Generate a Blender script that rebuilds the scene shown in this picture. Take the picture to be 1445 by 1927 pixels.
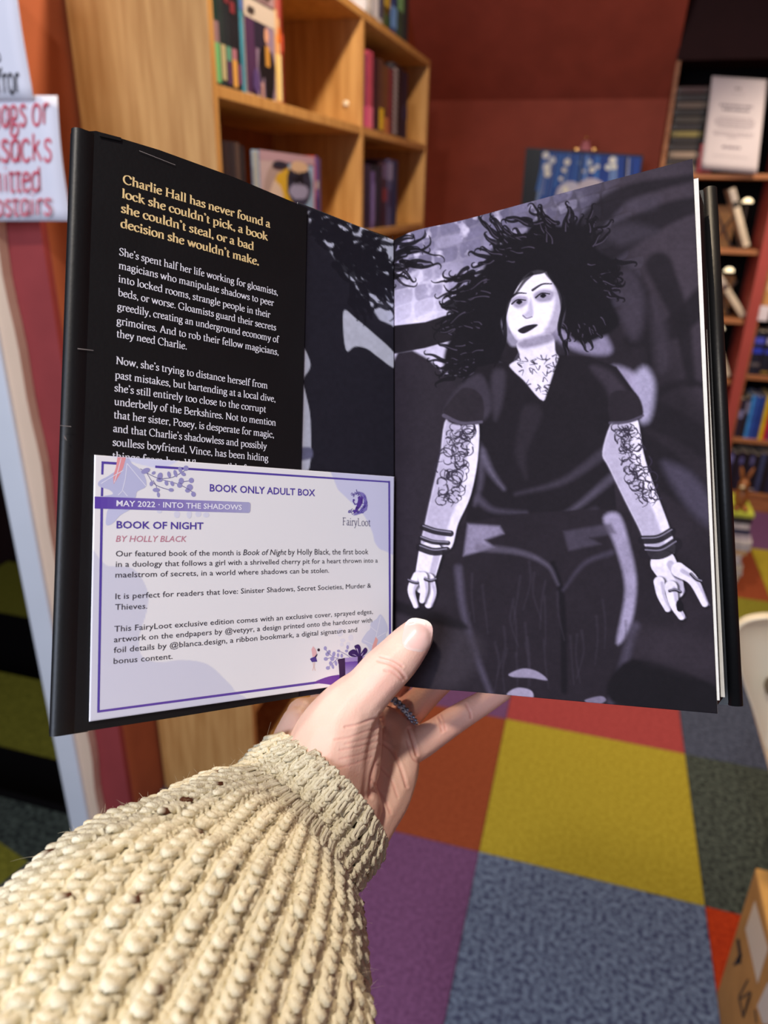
import bpy, bmesh, math, random
import numpy as np
from mathutils import Vector, Matrix
from mathutils.bvhtree import BVHTree
random.seed(7); RNG = np.random.default_rng(7)
for o in list(bpy.data.objects): bpy.data.objects.remove(o)
SC = bpy.context.scene; COL = SC.collection
# ---------------------------------------------------------------- camera
F = 1380.0; IW, IH = 1445.0, 1927.0
TH = math.atan(F/3177.0); ROLL = math.atan(71/3177.0); YAW = math.radians(15.4)
CAM = np.array([0, 0, 1.42])
FW = np.array([-math.sin(YAW)*math.cos(TH), math.cos(YAW)*math.cos(TH), -math.sin(TH)])
_r = np.array([math.cos(YAW), math.sin(YAW), 0.0]); _u = np.cross(_r, FW)
RT = math.cos(ROLL)*_r + math.sin(ROLL)*_u
UP = -math.sin(ROLL)*_r + math.cos(ROLL)*_u
cd = bpy.data.cameras.new('camera'); cam = bpy.data.objects.new('camera', cd); COL.objects.link(cam)
m = Matrix.Identity(4)
for i, v in enumerate((RT, UP, -FW)):
    for k in range(3): m[k][i] = v[k]
m.translation = Vector(CAM); cam.matrix_world = m
cd.sensor_fit = 'HORIZONTAL'; cd.sensor_width = 36; cd.lens = 36*F/IW
cd.clip_start = 0.02; cd.clip_end = 60
cd.dof.use_dof = True; cd.dof.focus_distance = 0.325; cd.dof.aperture_fstop = 11.5
SC.camera = cam
# ---------------------------------------------------------------- light
def lin(c):
    c = np.array(c, float)/255.0
    return np.where(c <= 0.04045, c/12.92, ((c+0.055)/1.055)**2.4)
w = bpy.data.worlds.new('world'); SC.world = w; w.use_nodes = True
w.node_tree.nodes['Background'].inputs[0].default_value = (0.80, 0.80, 0.92, 1)
w.node_tree.nodes['Background'].inputs[1].default_value = 0.19
def area(name, loc, target, size, power, col, shape='DISK'):
    l = bpy.data.lights.new(name, 'AREA'); l.shape = shape; l.size = size; l.energy = power; l.color = col
    o = bpy.data.objects.new(name, l); COL.objects.link(o); o.location = loc
    o.rotation_euler = (Vector(target)-Vector(loc)).to_track_quat('-Z', 'Y').to_euler(); return o
area('ceiling_spot_near', (-0.25, -0.35, 2.5), (0, 0.5, 1.2), 0.12, 13.5, (1.0, 0.91, 0.80))
area('ceiling_spot_middle', (-0.20, 1.45, 2.5), (-0.1, 1.6, 0.2), 0.12, 21, (1.0, 0.80, 0.56))
sl = bpy.data.lights.new('ceiling_spot_far', 'SPOT'); sl.energy = 95; sl.color = (1.0, 0.82, 0.6); sl.spot_size = math.radians(96); sl.spot_blend = .5; sl.shadow_soft_size = .08
so = bpy.data.objects.new('ceiling_spot_far', sl); COL.objects.link(so); so.location = (0.85, 2.85, 2.5); so.rotation_euler = (math.radians(12), 0, 0)
area('window_daylight', (-0.75, -1.5, 1.9), (-0.2, 0.6, 1.3), 1.1, 38, (0.72, 0.81, 1.0), 'SQUARE')
SC.view_settings.view_transform = 'Standard'; SC.view_settings.look = 'None'
SC.view_settings.gamma = 1; SC.view_settings.use_curve_mapping = False
SC.view_settings.exposure = 0.25
# ---------------------------------------------------------------- point helpers
def ray(px, py): return FW + RT*((px-IW/2)/F) - UP*((py-IH/2)/F)
def onX(px, py, X): d = ray(px, py); return CAM + d*(X/d[0])
def onY(px, py, Y): d = ray(px, py); return CAM + d*(Y/d[1])
def onZ(px, py, Z=0.0): d = ray(px, py); return CAM + d*((Z-CAM[2])/d[2])
def at(px, py, z): return CAM + ray(px, py)*z          # point at depth z in front of the camera's place
def project(P):
    d = np.atleast_2d(P) - CAM; z = d@FW
    return IW/2 + F*(d@RT)/z, IH/2 - F*(d@UP)/z, z
# ---------------------------------------------------------------- materials
MATS = {}
def mat(name, col, rough=0.6, spec=0.5, ns=0, na=0.0, bump=0.0, bs=None, sss=0, metal=0, coat=0, emit=0, col2=None, stretch=None, detail=4):
    if name in MATS: return MATS[name]
    m = bpy.data.materials.new(name); m.use_nodes = True; nt = m.node_tree; b = nt.nodes['Principled BSDF']
    c = lin(col); b.inputs['Base Color'].default_value = (*c, 1)
    b.inputs['Roughness'].default_value = rough; b.inputs['Specular IOR Level'].default_value = spec
    b.inputs['Metallic'].default_value = metal; b.inputs['Coat Weight'].default_value = coat
    if sss:
        b.inputs['Subsurface Weight'].default_value = sss; b.inputs['Subsurface Radius'].default_value = (1, .35, .2)
        b.inputs['Subsurface Scale'].default_value = 0.004
    if emit:
        b.inputs['Emission Color'].default_value = (*c, 1); b.inputs['Emission Strength'].default_value = emit
    if ns:
        tc = nt.nodes.new('ShaderNodeTexCoord'); mp = nt.nodes.new('ShaderNodeMapping')
        nt.links.new(tc.outputs['Object'], mp.inputs[0])
        if stretch: mp.inputs['Scale'].default_value = stretch
        n = nt.nodes.new('ShaderNodeTexNoise'); n.inputs['Scale'].default_value = ns; n.inputs['Detail'].default_value = detail
        nt.links.new(mp.outputs[0], n.inputs['Vector'])
        r = nt.nodes.new('ShaderNodeValToRGB'); nt.links.new(n.outputs[0], r.inputs[0])
        c2 = lin(col2) if col2 is not None else c*(1-na)
        r.color_ramp.elements[0].position = .35; r.color_ramp.elements[1].position = .65
        r.color_ramp.elements[0].color = (*c2, 1)
        r.color_ramp.elements[1].color = (*(np.clip(c*(1+na*.6), 0, 1) if col2 is None else c), 1)
        nt.links.new(r.outputs[0], b.inputs['Base Color'])
        if bump:
            n2 = nt.nodes.new('ShaderNodeTexNoise'); n2.inputs['Scale'].default_value = bs or ns*2
            nt.links.new(mp.outputs[0], n2.inputs['Vector'])
            bp = nt.nodes.new('ShaderNodeBump'); bp.inputs['Strength'].default_value = bump; bp.inputs['Distance'].default_value = .002
            nt.links.new(n2.outputs[0], bp.inputs['Height']); nt.links.new(bp.outputs[0], b.inputs['Normal'])
    MATS[name] = m; return m
def attr_mat(name, rough=0.55, spec=0.4, sss=0, bump=0, bs=800):
    if name in MATS: return MATS[name]
    m = mat(name, (128, 128, 128), rough, spec, sss=sss); nt = m.node_tree; b = nt.nodes['Principled BSDF']
    a = nt.nodes.new('ShaderNodeAttribute'); a.attribute_name = 'Col'
    nt.links.new(a.outputs['Color'], b.inputs['Base Color'])
    if bump:
        tc = nt.nodes.new('ShaderNodeTexCoord'); n2 = nt.nodes.new('ShaderNodeTexNoise'); n2.inputs['Scale'].default_value = bs
        nt.links.new(tc.outputs['Object'], n2.inputs['Vector'])
        bp = nt.nodes.new('ShaderNodeBump'); bp.inputs['Strength'].default_value = bump; bp.inputs['Distance'].default_value = .0005
        nt.links.new(n2.outputs[0], bp.inputs['Height']); nt.links.new(bp.outputs[0], b.inputs['Normal'])
    return m
# ---------------------------------------------------------------- object helpers (all coordinates are world coordinates)
def origin(p):
    l = np.zeros(3)
    while p is not None: l = l + np.array(p.location); p = p.parent
    return l
def tag(o, label=None, cat=None, group=None, kind=None):
    if label: o['label'] = label
    if cat: o['category'] = cat
    if group: o['group'] = group
    if kind: o['kind'] = kind
    return o
def thing(name, label, cat, loc, group=None, kind=None):
    o = bpy.data.objects.new(name, None); COL.objects.link(o); o.location = tuple(loc); o.empty_display_size = .05
    return tag(o, label, cat, group, kind)
def mesh(name, V, Fc, material, parent=None, loc=None, smooth=False, colors=None):
    V = np.array(V, float).reshape(-1, 3)
    if parent is not None: org = origin(parent)
    elif loc is not None: org = np.array(loc, float)
    else: org = np.array([(V[:, 0].min()+V[:, 0].max())/2, (V[:, 1].min()+V[:, 1].max())/2, V[:, 2].min()])
    me = bpy.data.meshes.new(name)
    if isinstance(Fc, np.ndarray):
        k = Fc.shape[1]; n = len(Fc)
        me.vertices.add(len(V)); me.vertices.foreach_set('co', (V-org).astype(np.float32).ravel())
        me.loops.add(n*k); me.loops.foreach_set('vertex_index', Fc.astype(np.int32).ravel())
        me.polygons.add(n); me.polygons.foreach_set('loop_start', np.arange(n, dtype=np.int32)*k)
        me.update(calc_edges=True); me.validate()
    else:
        me.from_pydata([tuple(v) for v in (V-org)], [], Fc); me.update()
    if smooth: me.polygons.foreach_set('use_smooth', [True]*len(me.polygons))
    if colors is not None:
        a = me.color_attributes.new('Col', 'FLOAT_COLOR', 'POINT')
        c = np.ones((len(V), 4), np.float32); c[:, :3] = colors; a.data.foreach_set('color', c.ravel())
    me.materials.append(material)
    o = bpy.data.objects.new(name, me); COL.objects.link(o)
    if parent is not None: o.parent = parent
    else: o.location = tuple(org)
    return o
BOXF = [(0, 1, 3, 2), (4, 6, 7, 5), (0, 4, 5, 1), (2, 3, 7, 6), (0, 2, 6, 4), (1, 5, 7, 3)]
def fbox(o, a, b, c):   # box from corner o with edge vectors a,b,c
    o, a, b, c = map(lambda v: np.array(v, float), (o, a, b, c))
    return [o+i*a+j*b+k*c for i in (0, 1) for j in (0, 1) for k in (0, 1)], BOXF
def rbox(o, a, b, c, bev=0.002):
    """bevelled box from corner o with orthogonal edge vectors"""
    bm = bmesh.new(); V, Fc = fbox(o, a, b, c); vs = [bm.verts.new(v) for v in V]
    for f in Fc: bm.faces.new([vs[i] for i in f])
    bmesh.ops.recalc_face_normals(bm, faces=bm.faces)
    bmesh.ops.bevel(bm, geom=bm.edges[:], offset=bev, segments=2, affect='EDGES', profile=.5)
    bm.verts.index_update(); V = [tuple(v.co) for v in bm.verts]; Fc = [tuple(v.index for v in f.verts) for f in bm.faces]; bm.free()
    return V, Fc
def box(name, lo, hi, material, parent=None, bev=0.0):
    lo, hi = np.array(lo, float), np.array(hi, float); d = hi-lo
    if bev: V, Fc = rbox(lo, (d[0], 0, 0), (0, d[1], 0), (0, 0, d[2]), bev)
    else:
        V, Fc = fbox(lo, (d[0], 0, 0), (0, d[1], 0), (0, 0, d[2]))
    o = mesh(name, V, Fc, material, parent)
    return o
def fix_normals(o):
    bm = bmesh.new(); bm.from_mesh(o.data); bmesh.ops.recalc_face_normals(bm, faces=bm.faces); bm.to_mesh(o.data); bm.free(); return o
def prism(poly, nvec):  # polygon (Nx3) thickened along nvec
    poly = np.array(poly, float); n = len(poly); V = np.vstack([poly, poly+np.array(nvec)])
    Fc = [tuple(range(n)), tuple(range(2*n-1, n-1, -1))]+[(i, (i+1) % n, n+(i+1) % n, n+i) for i in range(n)]
    return V, Fc
def lathe(prof, c, seg=24):
    V = []; Fc = []
    for r, z in prof:
        for k in range(seg):
            a = 2*math.pi*k/seg; V.append((c[0]+r*math.cos(a), c[1]+r*math.sin(a), c[2]+z))
    for i in range(len(prof)-1):
        for k in range(seg): Fc.append((i*seg+k, i*seg+(k+1) % seg, (i+1)*seg+(k+1) % seg, (i+1)*seg+k))
    return V, Fc
def catmull(P, n=8, closed=False):
    P = np.array(P, float)
    if closed: Q = np.vstack([P[-1], P, P[0], P[1]])
    else: Q = np.vstack([2*P[0]-P[1], P, 2*P[-1]-P[-2]])
    out = []
    for i in range(1, len(Q)-2):
        for t in np.linspace(0, 1, n, endpoint=False):
            a, b, c, d = Q[i-1], Q[i], Q[i+1], Q[i+2]
            out.append(.5*((2*b)+(-a+c)*t+(2*a-5*b+4*c-d)*t*t+(-a+3*b-3*c+d)*t**3))
    if not closed: out.append(Q[-2])
    return np.array(out)
def rescale(objs, s):     # same place as seen, nearer and smaller
    for o in objs:
        o.location = Vector(CAM)+(o.location-Vector(CAM))*s; o.scale = (s, s, s)
class Acc:
    """collects polygons with colours into one mesh"""
    def __init__(s): s.V = []; s.F = []; s.C = []
    def poly(s, P, col=(0, 0, 0)):
        b = len(s.V); s.V += [tuple(p) for p in P]; s.F.append(tuple(range(b, b+len(P)))); s.C += [tuple(lin(col))]*len(P)
    def add(s, V, Fc, col=(0, 0, 0)):
        b = len(s.V); s.V += [tuple(p) for p in V]; s.F += [tuple(i+b for i in f) for f in Fc]; s.C += [tuple(lin(col))]*len(V)
    def build(s, name, material, parent=None, loc=None, colored=True, smooth=False):
        return mesh(name, s.V, s.F, material, parent, loc, smooth, np.array(s.C) if colored else None)
# ---------------------------------------------------------------- an own pen-nib serif letter set (x-height 430, capitals 650)
GL = {
'a': (400, "c60,340 110,410 190,430 262,400 280,330|l280,330 280,70|c280,70 300,15 345,8 385,35|c280,255 180,225 85,180 60,105 100,22 175,10 245,50 280,110", ""),
'b': (490, "l110,700 110,30|c110,330 180,405 270,425 380,370 420,220 375,60 270,0 170,5 110,50", "30,110,688"),
'c': (400, "c345,350 290,420 210,430 100,370 55,215 105,60 215,-5 305,20 365,80", "d335,352"),
'd': (500, "l380,700 380,15|c380,350 310,420 220,428 100,360 60,210 100,50 200,-5 310,30 380,100", "300,380,688 380,460,10"),
'e': (410, "l70,240 350,268|c350,268 325,385 225,430 110,375 55,215 105,55 220,-5 310,25 368,90", ""),
'f': (290, "c310,660 250,708 180,690 135,600 125,430|l125,430 125,10", "40,245,420 45,225,10 d295,660"),
'g': (440, "o200,430 90,380 70,285 110,180 200,148 300,190 325,290 290,385|c110,180 68,110 110,62 220,50 340,30 385,-60 330,-170 190,-212 70,-170 45,-95 110,-25 160,50", "300,415,412"),
'h': (500, "l110,700 110,10|c110,320 180,400 265,430 350,400 380,310|l380,310 380,10", "30,110,688 35,190,8 305,460,8"),
'i': (240, "l120,430 120,10", "40,120,415 40,205,8 d120,600"),
'j': (240, "l130,430 130,-120|c130,-120 110,-190 50,-212 10,-190", "50,130,415 d130,600"),
'k': (480, "l110,700 110,10|l110,190 330,415|l190,265 400,10", "30,110,688 35,190,8 265,420,420 330,480,8"),
'l': (240, "l120,700 120,10", "40,120,688 40,205,8"),
'm': (760, "l110,430 110,10|c110,320 180,400 255,430 335,400 365,310|l365,310 365,10|c365,320 435,400 510,430 590,400 620,310|l620,310 620,10", "35,110,415 35,190,8 290,440,8 550,700,8"),
'n': (500, "l110,430 110,10|c110,320 180,400 265,430 350,400 380,310|l380,310 380,10", "35,110,415 35,190,8 305,460,8"),
'o': (460, "o230,430 100,370 55,215 100,60 230,-5 360,60 405,215 360,370", ""),
'p': (490, "l110,430 110,-215|c110,330 180,405 270,428 380,370 420,220 375,60 270,0 170,5 110,60", "35,110,415 35,195,-212"),
'q': (490, "l380,420 380,-215|c380,350 310,420 220,428 100,360 60,210 100,50 200,-5 310,30 380,100", "310,450,-212"),
'r': (340, "l110,430 110,10|c110,300 165,395 230,430 300,408", "35,110,415 35,205,8 d295,400"),
's': (340, "c290,355 250,415 175,430 90,395 80,310 150,250 245,195 290,110 245,25 160,-5 85,15 50,85", ""),
't': (300, "l130,540 130,90|c130,90 150,15 205,0 275,40", "45,262,420"),
'u': (500, "l110,430 110,120|c110,120 140,25 220,0 310,40 375,110|l375,430 375,15", "35,110,415 300,375,415 375,460,10"),
'v': (440, "l65,420 225,0|l225,0 375,420", "5,145,420 305,440,420"),
'w': (680, "l65,420 215,0|l215,0 345,420|l345,420 480,0|l480,0 615,420", "5,140,420 280,400,420 550,680,420"),
'x': (440, "l70,420 370,10|l360,420 70,10", "15,150,420 290,425,420 10,150,8 290,430,8"),
'y': (440, "l65,420 225,0|c375,420 225,0 160,-140 100,-205 40,-190", "5,145,420 305,440,420"),
'z': (400, "l60,410 350,410|l350,410 60,15|l60,15 360,15", ""),
'A': (640, "l320,660 90,10|l320,660 550,10|l170,235 470,235", "20,180,8 460,640,8"),
'B': (580, "l130,650 130,0|c130,645 330,640 430,570 420,420 320,350 130,345|c130,345 350,345 500,280 505,120 400,20 130,5", "40,130,645 40,130,5"),
'C': (620, "c550,520 470,625 350,660 170,590 70,400 90,180 200,40 370,-10 480,20 570,110", "d545,530"),
'D': (700, "l130,650 130,0|c130,645 400,640 580,520 620,320 560,120 400,10 130,5", "40,130,645 40,130,5"),
'F': (540, "l130,650 130,0|l130,640 480,640|l130,345 400,345", "40,130,645 50,220,8"),
'G': (690, "c570,530 480,630 350,660 170,590 70,400 90,180 200,40 370,-10 500,20 580,80|l580,80 580,290", "490,660,290 d560,535"),
'H': (720, "l140,650 140,0|l580,650 580,0|l140,345 580,345", "45,235,645 45,235,8 485,675,645 485,675,8"),
'L': (540, "l130,650 130,0|l130,10 490,10", "40,220,645"),
'N': (700, "l130,650 130,0|l130,650 580,0|l580,0 580,650", "40,130,645 50,210,8 495,665,645"),
'P': (540, "l130,650 130,0|c130,645 360,645 470,570 470,420 370,320 130,300", "40,130,645 45,220,8"),
'S': (480, "c400,530 350,630 240,660 120,600 100,480 200,380 350,290 420,170 350,40 220,-10 110,25 60,130", ""),
'V': (640, "l80,640 330,0|l330,0 570,640", "10,180,645 480,640,645"),
'W': (900, "l80,640 270,0|l270,0 450,640|l450,640 640,0|l640,0 830,640", "10,170,645 360,540,645 740,900,645"),
'.': (200, "", "d100,30"), ',': (200, "c100,40 130,0 90,-90", "d95,35"), "'": (180, "c95,660 120,600 70,540", "d90,655"), ' ': (215, "", ""),
}
HAND_A = (420, "c350,360 290,425 200,428 95,350 70,200 115,50 210,0 300,60 345,160|l355,425 355,60|c355,60 365,15 410,30", "")
_gc = {}
def glyph(ch, thick, thin, serif=True):
    """polygons of one letter in letter units"""
    key = (ch, thick, thin, serif)
    if key in _gc: return _gc[key]
    adv, st, sf = HAND_A if (ch == 'a' and not serif) else GL[ch]
    polys = []
    def stroke(P, fixed=None):
        P = np.array(P); d = np.gradient(P, axis=0); a = np.arctan2(d[:, 1], d[:, 0])
        w = thin+(thick-thin)*np.abs(np.sin(a-math.radians(18 if serif else 0)))**1.3 if fixed is None else np.full(len(P), fixed)
        nrm = np.stack([-d[:, 1], d[:, 0]], 1); nrm /= np.linalg.norm(nrm, axis=1)[:, None]+1e-9
        L = P+nrm*w[:, None]/2; R = P-nrm*w[:, None]/2
        for i in range(len(P)-1): polys.append([L[i], R[i], R[i+1], L[i+1]])
    for s in st.split('|'):
        if not s: continue
        P = [tuple(map(float, q.split(','))) for q in s[1:].split()]
        if not serif: P = [(x, y if y < 430 else 430+(y-430)*.45) for x, y in P]
        if s[0] == 'l': P = [P[0], ((P[0][0]+P[1][0])/2, (P[0][1]+P[1][1])/2), P[1]]
        elif s[0] == 'c': P = catmull(P, 5)
        else: P = list(catmull(P, 5, True)); P.append(P[0])
        stroke(P)
    if ch in 'tf' and not serif: stroke([(30, 420), (150, 424), (275, 428)])
    for q in sf.split():
        if q[0] == 'd':
            x, y = map(float, q[1:].split(',')); y = y if serif or y < 430 else 560; r = thick*(.62 if serif else .5)
            polys.append([(x+r*math.cos(t), y+r*math.sin(t)) for t in np.linspace(0, 2*math.pi, 9)[:-1]])
        elif serif:
            x0, x1, y = map(float, q.split(',')); stroke([(x0, y), ((x0+x1)/2, y), (x1, y)], thin*1.15)
    _gc[key] = (adv, polys); return _gc[key]
def pen_text(acc, s, P0, P1, up, unit, thick=85, thin=34, col=(255, 255, 255), serif=True, fit=True):
    """letters from P0 to P1 (metres per letter unit = unit)"""
    P0, P1, up = map(lambda v: np.array(v, float), (P0, P1, up))
    tot = sum(glyph(c, thick, thin, serif)[0] for c in s)
    d = P1-P0; L = np.linalg.norm(d); d = d/L; k = (L/tot) if fit else unit; x = 0
    for c in s:
        adv, polys = glyph(c, thick, thin, serif)
        for P in polys: acc.poly([P0+d*((x+p[0])*k)+up*(p[1]*unit) for p in P], col)
        x += adv
_tc = {}
def sans_mesh(s, bold=0.0):
    key = (s, bold)
    if key in _tc: return _tc[key]
    cu = bpy.data.curves.new('lettering', 'FONT'); cu.body = s; cu.size = 1; cu.resolution_u = 2; cu.offset = bold
    o = bpy.data.objects.new('lettering', cu); COL.objects.link(o)
    dg = bpy.context.evaluated_depsgraph_get(); me = bpy.data.meshes.new_from_object(o.evaluated_get(dg))
    V = np.array([v.co[:] for v in me.vertices]); Fc = [tuple(p.vertices) for p in me.polygons]
    bpy.data.objects.remove(o); bpy.data.meshes.remove(me); bpy.data.curves.remove(cu)
    _tc[key] = (V, Fc); return V, Fc
def sans_text(acc, s, P0, P1, up, cap, col, bold=0.0, italic=0.0):
    V, Fc = sans_mesh(s, bold); P0, P1, up = map(lambda v: np.array(v, float), (P0, P1, up))
    x0, x1 = V[:, 0].min(), V[:, 0].max(); d = P1-P0; k = cap/.727
    W = [P0 + d*((v[0]-x0)/(x1-x0)) + up*(v[1]*k) + (d/np.linalg.norm(d))*italic*v[1]*k for v in V]
    acc.add(W, Fc, col)
# ================================================================ the room
M_RED = mat('red_wall_paint', (160, 76, 60), .75, .25, ns=9, na=.10, bump=.1, bs=120)
M_ORANGE = mat('warm_lit_wall_paint', (186, 104, 70), .7, .25, ns=9, na=.08, bump=.1, bs=120)  # warm room light on this wall face is put into the hue
M_PINK = mat('cool_lit_wall_paint', (150, 62, 64), .7, .25, ns=9, na=.08, bump=.1, bs=120)  # cool daylight on the wall's end face is put into the hue
M_DARK = mat('shaded_wall_dark', (46, 26, 28), .8, .2, ns=7, na=.1)  # shade of the stairwell and the right-hand recess painted as a dark tone
M_WHITE = mat('white_gloss_paint', (220, 226, 236), .35, .5, ns=6, na=.03)
M_CREAM = mat('warm_lit_gloss_paint', (232, 205, 180), .4, .5, ns=6, na=.03)  # white frame edge tinted cream to carry the warm light on it
M_OAK = mat('oak_veneer', (208, 160, 98), .45, .35, ns=9, col2=(182, 132, 74), stretch=(6, 6, .5), bump=.05, bs=30, detail=6)
M_OAKD = mat('brown_shelf_wood', (176, 118, 78), .5, .4, ns=12, col2=(150, 96, 60), stretch=(.6, 4, 6))
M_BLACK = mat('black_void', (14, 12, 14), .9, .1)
box('floor', (-.93, -1.2, -.06), (1.899, 3.899, -.006), mat('subfloor', (60, 55, 52), .9)).__setitem__('kind', 'structure')
FLOOR = bpy.data.objects['floor']
TILE = {'yellow': ((182, 166, 58), (158, 142, 42)), 'rust': ((152, 78, 50), (134, 66, 42)), 'pink': ((176, 78, 78), (150, 62, 64)), 'purple': ((122, 84, 130), (100, 66, 106)),
        'blue': ((122, 142, 172), (58, 64, 98)), 'slate': ((88, 96, 118), (54, 60, 78)), 'dark': ((88, 98, 90), (36, 40, 40)), 'olive': ((146, 142, 52), (116, 112, 38)), 'red': ((190, 66, 30), (160, 50, 24))}
TM = {k: mat('carpet_'+k, a, .95, .1, ns=95 if k in ('blue', 'slate', 'dark') else 110, col2=b, bump=.6, bs=700, detail=8) for k, (a, b) in TILE.items()}
GRID = {(0, 0): 'yellow', (-1, 0): 'rust', (1, 0): 'dark', (0, 1): 'pink', (1, 1): 'slate', (-1, 1): 'purple', (0, -1): 'blue', (-1, -1): 'purple', (1, -1): 'red',
        (1, 2): 'olive', (0, 2): 'yellow', (2, 2): 'slate', (1, 3): 'rust', (2, 3): 'yellow', (1, 4): 'purple', (2, 4): 'purple', (0, 3): 'blue', (0, 4): 'rust', (-2, 0): 'yellow',
        (-2, -1): 'slate', (-3, -1): 'slate', (-3, 0): 'dark', (-2, 1): 'rust', (-1, 2): 'dark', (2, 1): 'purple', (2, 0): 'olive', (2, -1): 'blue', (-2, -2): 'slate', (-3, -2): 'olive'}
_names = list(TILE)
tile_src = {}
for j in range(-2, 6):
    for i in range(-4, 4):
        k = GRID.get((i, j), _names[(i*5+j*3+40) % 9]); sh = -.1 if j >= 3 else 0
        x0, y0 = -.104+.5*i+sh, 1.29+.5*j
        if y0 > 3.85: continue
        if i < -2 or (i == -2 and y0 > 2.7): continue
        if x0 > 1.5: continue
        if i == -2:
            V, Fc = rbox((-.93, y0+.0005, -.006), (.5+x0+.93-.001, 0, 0), (0, .499, 0), (0, 0, .006), .0015); t = mesh('carpet_tile', V, Fc, TM[k], FLOOR); continue
        if k not in tile_src:
            V, Fc = rbox((-.2495, -.2495, -.006), (.499, 0, 0), (0, .499, 0), (0, 0, .006), .0015)
            t = mesh('carpet_tile', V, Fc, TM[k], loc=(0, 0, 0)); tile_src[k] = t.data
        else:
            t = bpy.data.objects.new('carpet_tile', tile_src[k]); COL.objects.link(t)
        t.location = (x0+.25, y0+.25, 0); t.parent = FLOOR; t.location = Vector((x0+.25, y0+.25, 0))-Vector(FLOOR.location)
LZ = -.17
LAND = box('floor_landing', (-2.99, -1.2, LZ-.06), (-.931, onZ(60, 1500, LZ)[1]-.021, LZ-.006), MATS['subfloor']); LAND['kind'] = 'structure'
c0, c1 = onZ(54, 1622, LZ), onZ(0, 1585, LZ); d1 = (c1-c0)/np.linalg.norm(c1-c0); d2 = np.array([d1[1], -d1[0], 0]); d2 = d2 if (onZ(4, 1697, LZ)-c0)@d2 > 0 else -d2
for a in (-1, 0, 1):
    for b in (-1, 0, 1):
        o_ = c0+d1*.5*a+d2*.5*b; q = [o_, o_+d1*.499, o_+d1*.499+d2*.499, o_+d2*.499]
        q = [np.array([min(v[0], -.935), min(v[1], onZ(60, 1500, LZ)[1]-.025), LZ-.006]) for v in q]
        if abs((q[1][0]-q[0][0])*(q[2][1]-q[0][1])-(q[2][0]-q[0][0])*(q[1][1]-q[0][1])) < .004: continue
        V, Fc = prism(q, (0, 0, .006)); fix_normals(mesh('carpet_tile', V, Fc, TM['olive' if (a, b) == (0, 0) else 'dark' if b < 0 else 'slate'], LAND))
# walls
MARK0 = set(bpy.data.objects)
def S(o): o['kind'] = 'structure'; return o
S(box('wall_left', (-1.17, 1.3185, -.6), (-1.07, 4.52, 2.9), M_ORANGE))
S(box('wall_left_end', (-1.250, 1.30, -.6), (-1.0705, 1.318, 2.9), M_PINK))
# white painted frame board with a wavy cut-in edge
xs = [onY(62, 893, 1.3)[0], onY(91, 893, 1.3)[0]]
S(box('trim_1', (-1.252, 1.262, -.6), (-1.188, 1.30, 2.9), M_WHITE, bev=.004))
L = []; R_ = []
for z in np.arange(-.6, 2.91, .05):
    L.append((-1.19, 1.2985, z)); R_.append((-1.150+.004*math.sin(z*9)+.003*math.sin(z*23+1), 1.2985, z))
V, Fc = prism(L+R_[::-1], (0, -.026, 0)); S(fix_normals(mesh('trim_2', V, Fc, M_CREAM)))
WALLS_L = [o for o in bpy.data.objects if o not in MARK0]
S(box('wall_stairwell', (-3.0, 6.4, -2.2), (-1.26, 6.5, 2.6), M_DARK))
S(box('wall_stairwell_side', (-3.10, -1.2, -2.2), (-3.001, 6.39, 2.6), M_DARK))
# back wall, sloped attic ceiling, pillar
S(box('wall_back', (-1.2, 3.9, -.06), (.2, 4.0, 1.86), M_RED))
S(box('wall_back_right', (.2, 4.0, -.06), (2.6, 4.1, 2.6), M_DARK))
V, Fc = prism([(-1.2, 3.9, 1.83), (.19, 3.9, 1.83), (.19, 3.05, 2.6), (-1.2, 3.05, 2.6)], (0, .06, .05))
S(fix_normals(mesh('ceiling_slope', V, Fc, M_RED)))
S(box('ceiling', (-3, -.1, 2.6), (2.6, 4.1, 2.66), mat('ceiling_paint', (150, 120, 110), .8)))
S(box('wall_right', (1.9, -.4, -.06), (2.0, 4.1, 2.6), M_RED))
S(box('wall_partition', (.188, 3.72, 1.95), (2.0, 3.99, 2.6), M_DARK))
S(box('wall_pillar', (.655, 3.70, 0), (.700, 3.99, 1.95), mat('pillar_paint', (166, 72, 66), .45, .4, ns=9, na=.08)))
# staircase going down behind the white frame board
stv = 0
st = thing('staircase', 'dark carpeted staircase descending beyond the white frame board', 'staircase', (-1.8, 2.2, -2.0))
Yp = onZ(60, 1500, LZ)[1]; yprev = Yp
for k, (yb, ym, yt) in enumerate(((1500, 1420, 1270), (1270, 1165, 1060), (1060, 930, 840), (840, 790, 740))):
    z = -.17*(k+2); ya, ymid, yc = onZ(60, yb, z)[1], onZ(60, ym, z)[1], onZ(60, yt, z)[1]
    box('tread', (-2.99, yprev, z-.04), (-1.12, min(yc, 3.38), z), TM['olive'], st, .004)
    box('shade_strip', (-2.99, yprev+.002, z), (-1.12, ymid, z+.004), M_BLACK, st, .001)  # black strip paints the shade over the near part of each tread
    box('riser', (-2.99, yprev-.02, z-.04), (-1.12, yprev, z+.17), M_BLACK, st)
    yprev = yc
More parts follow.
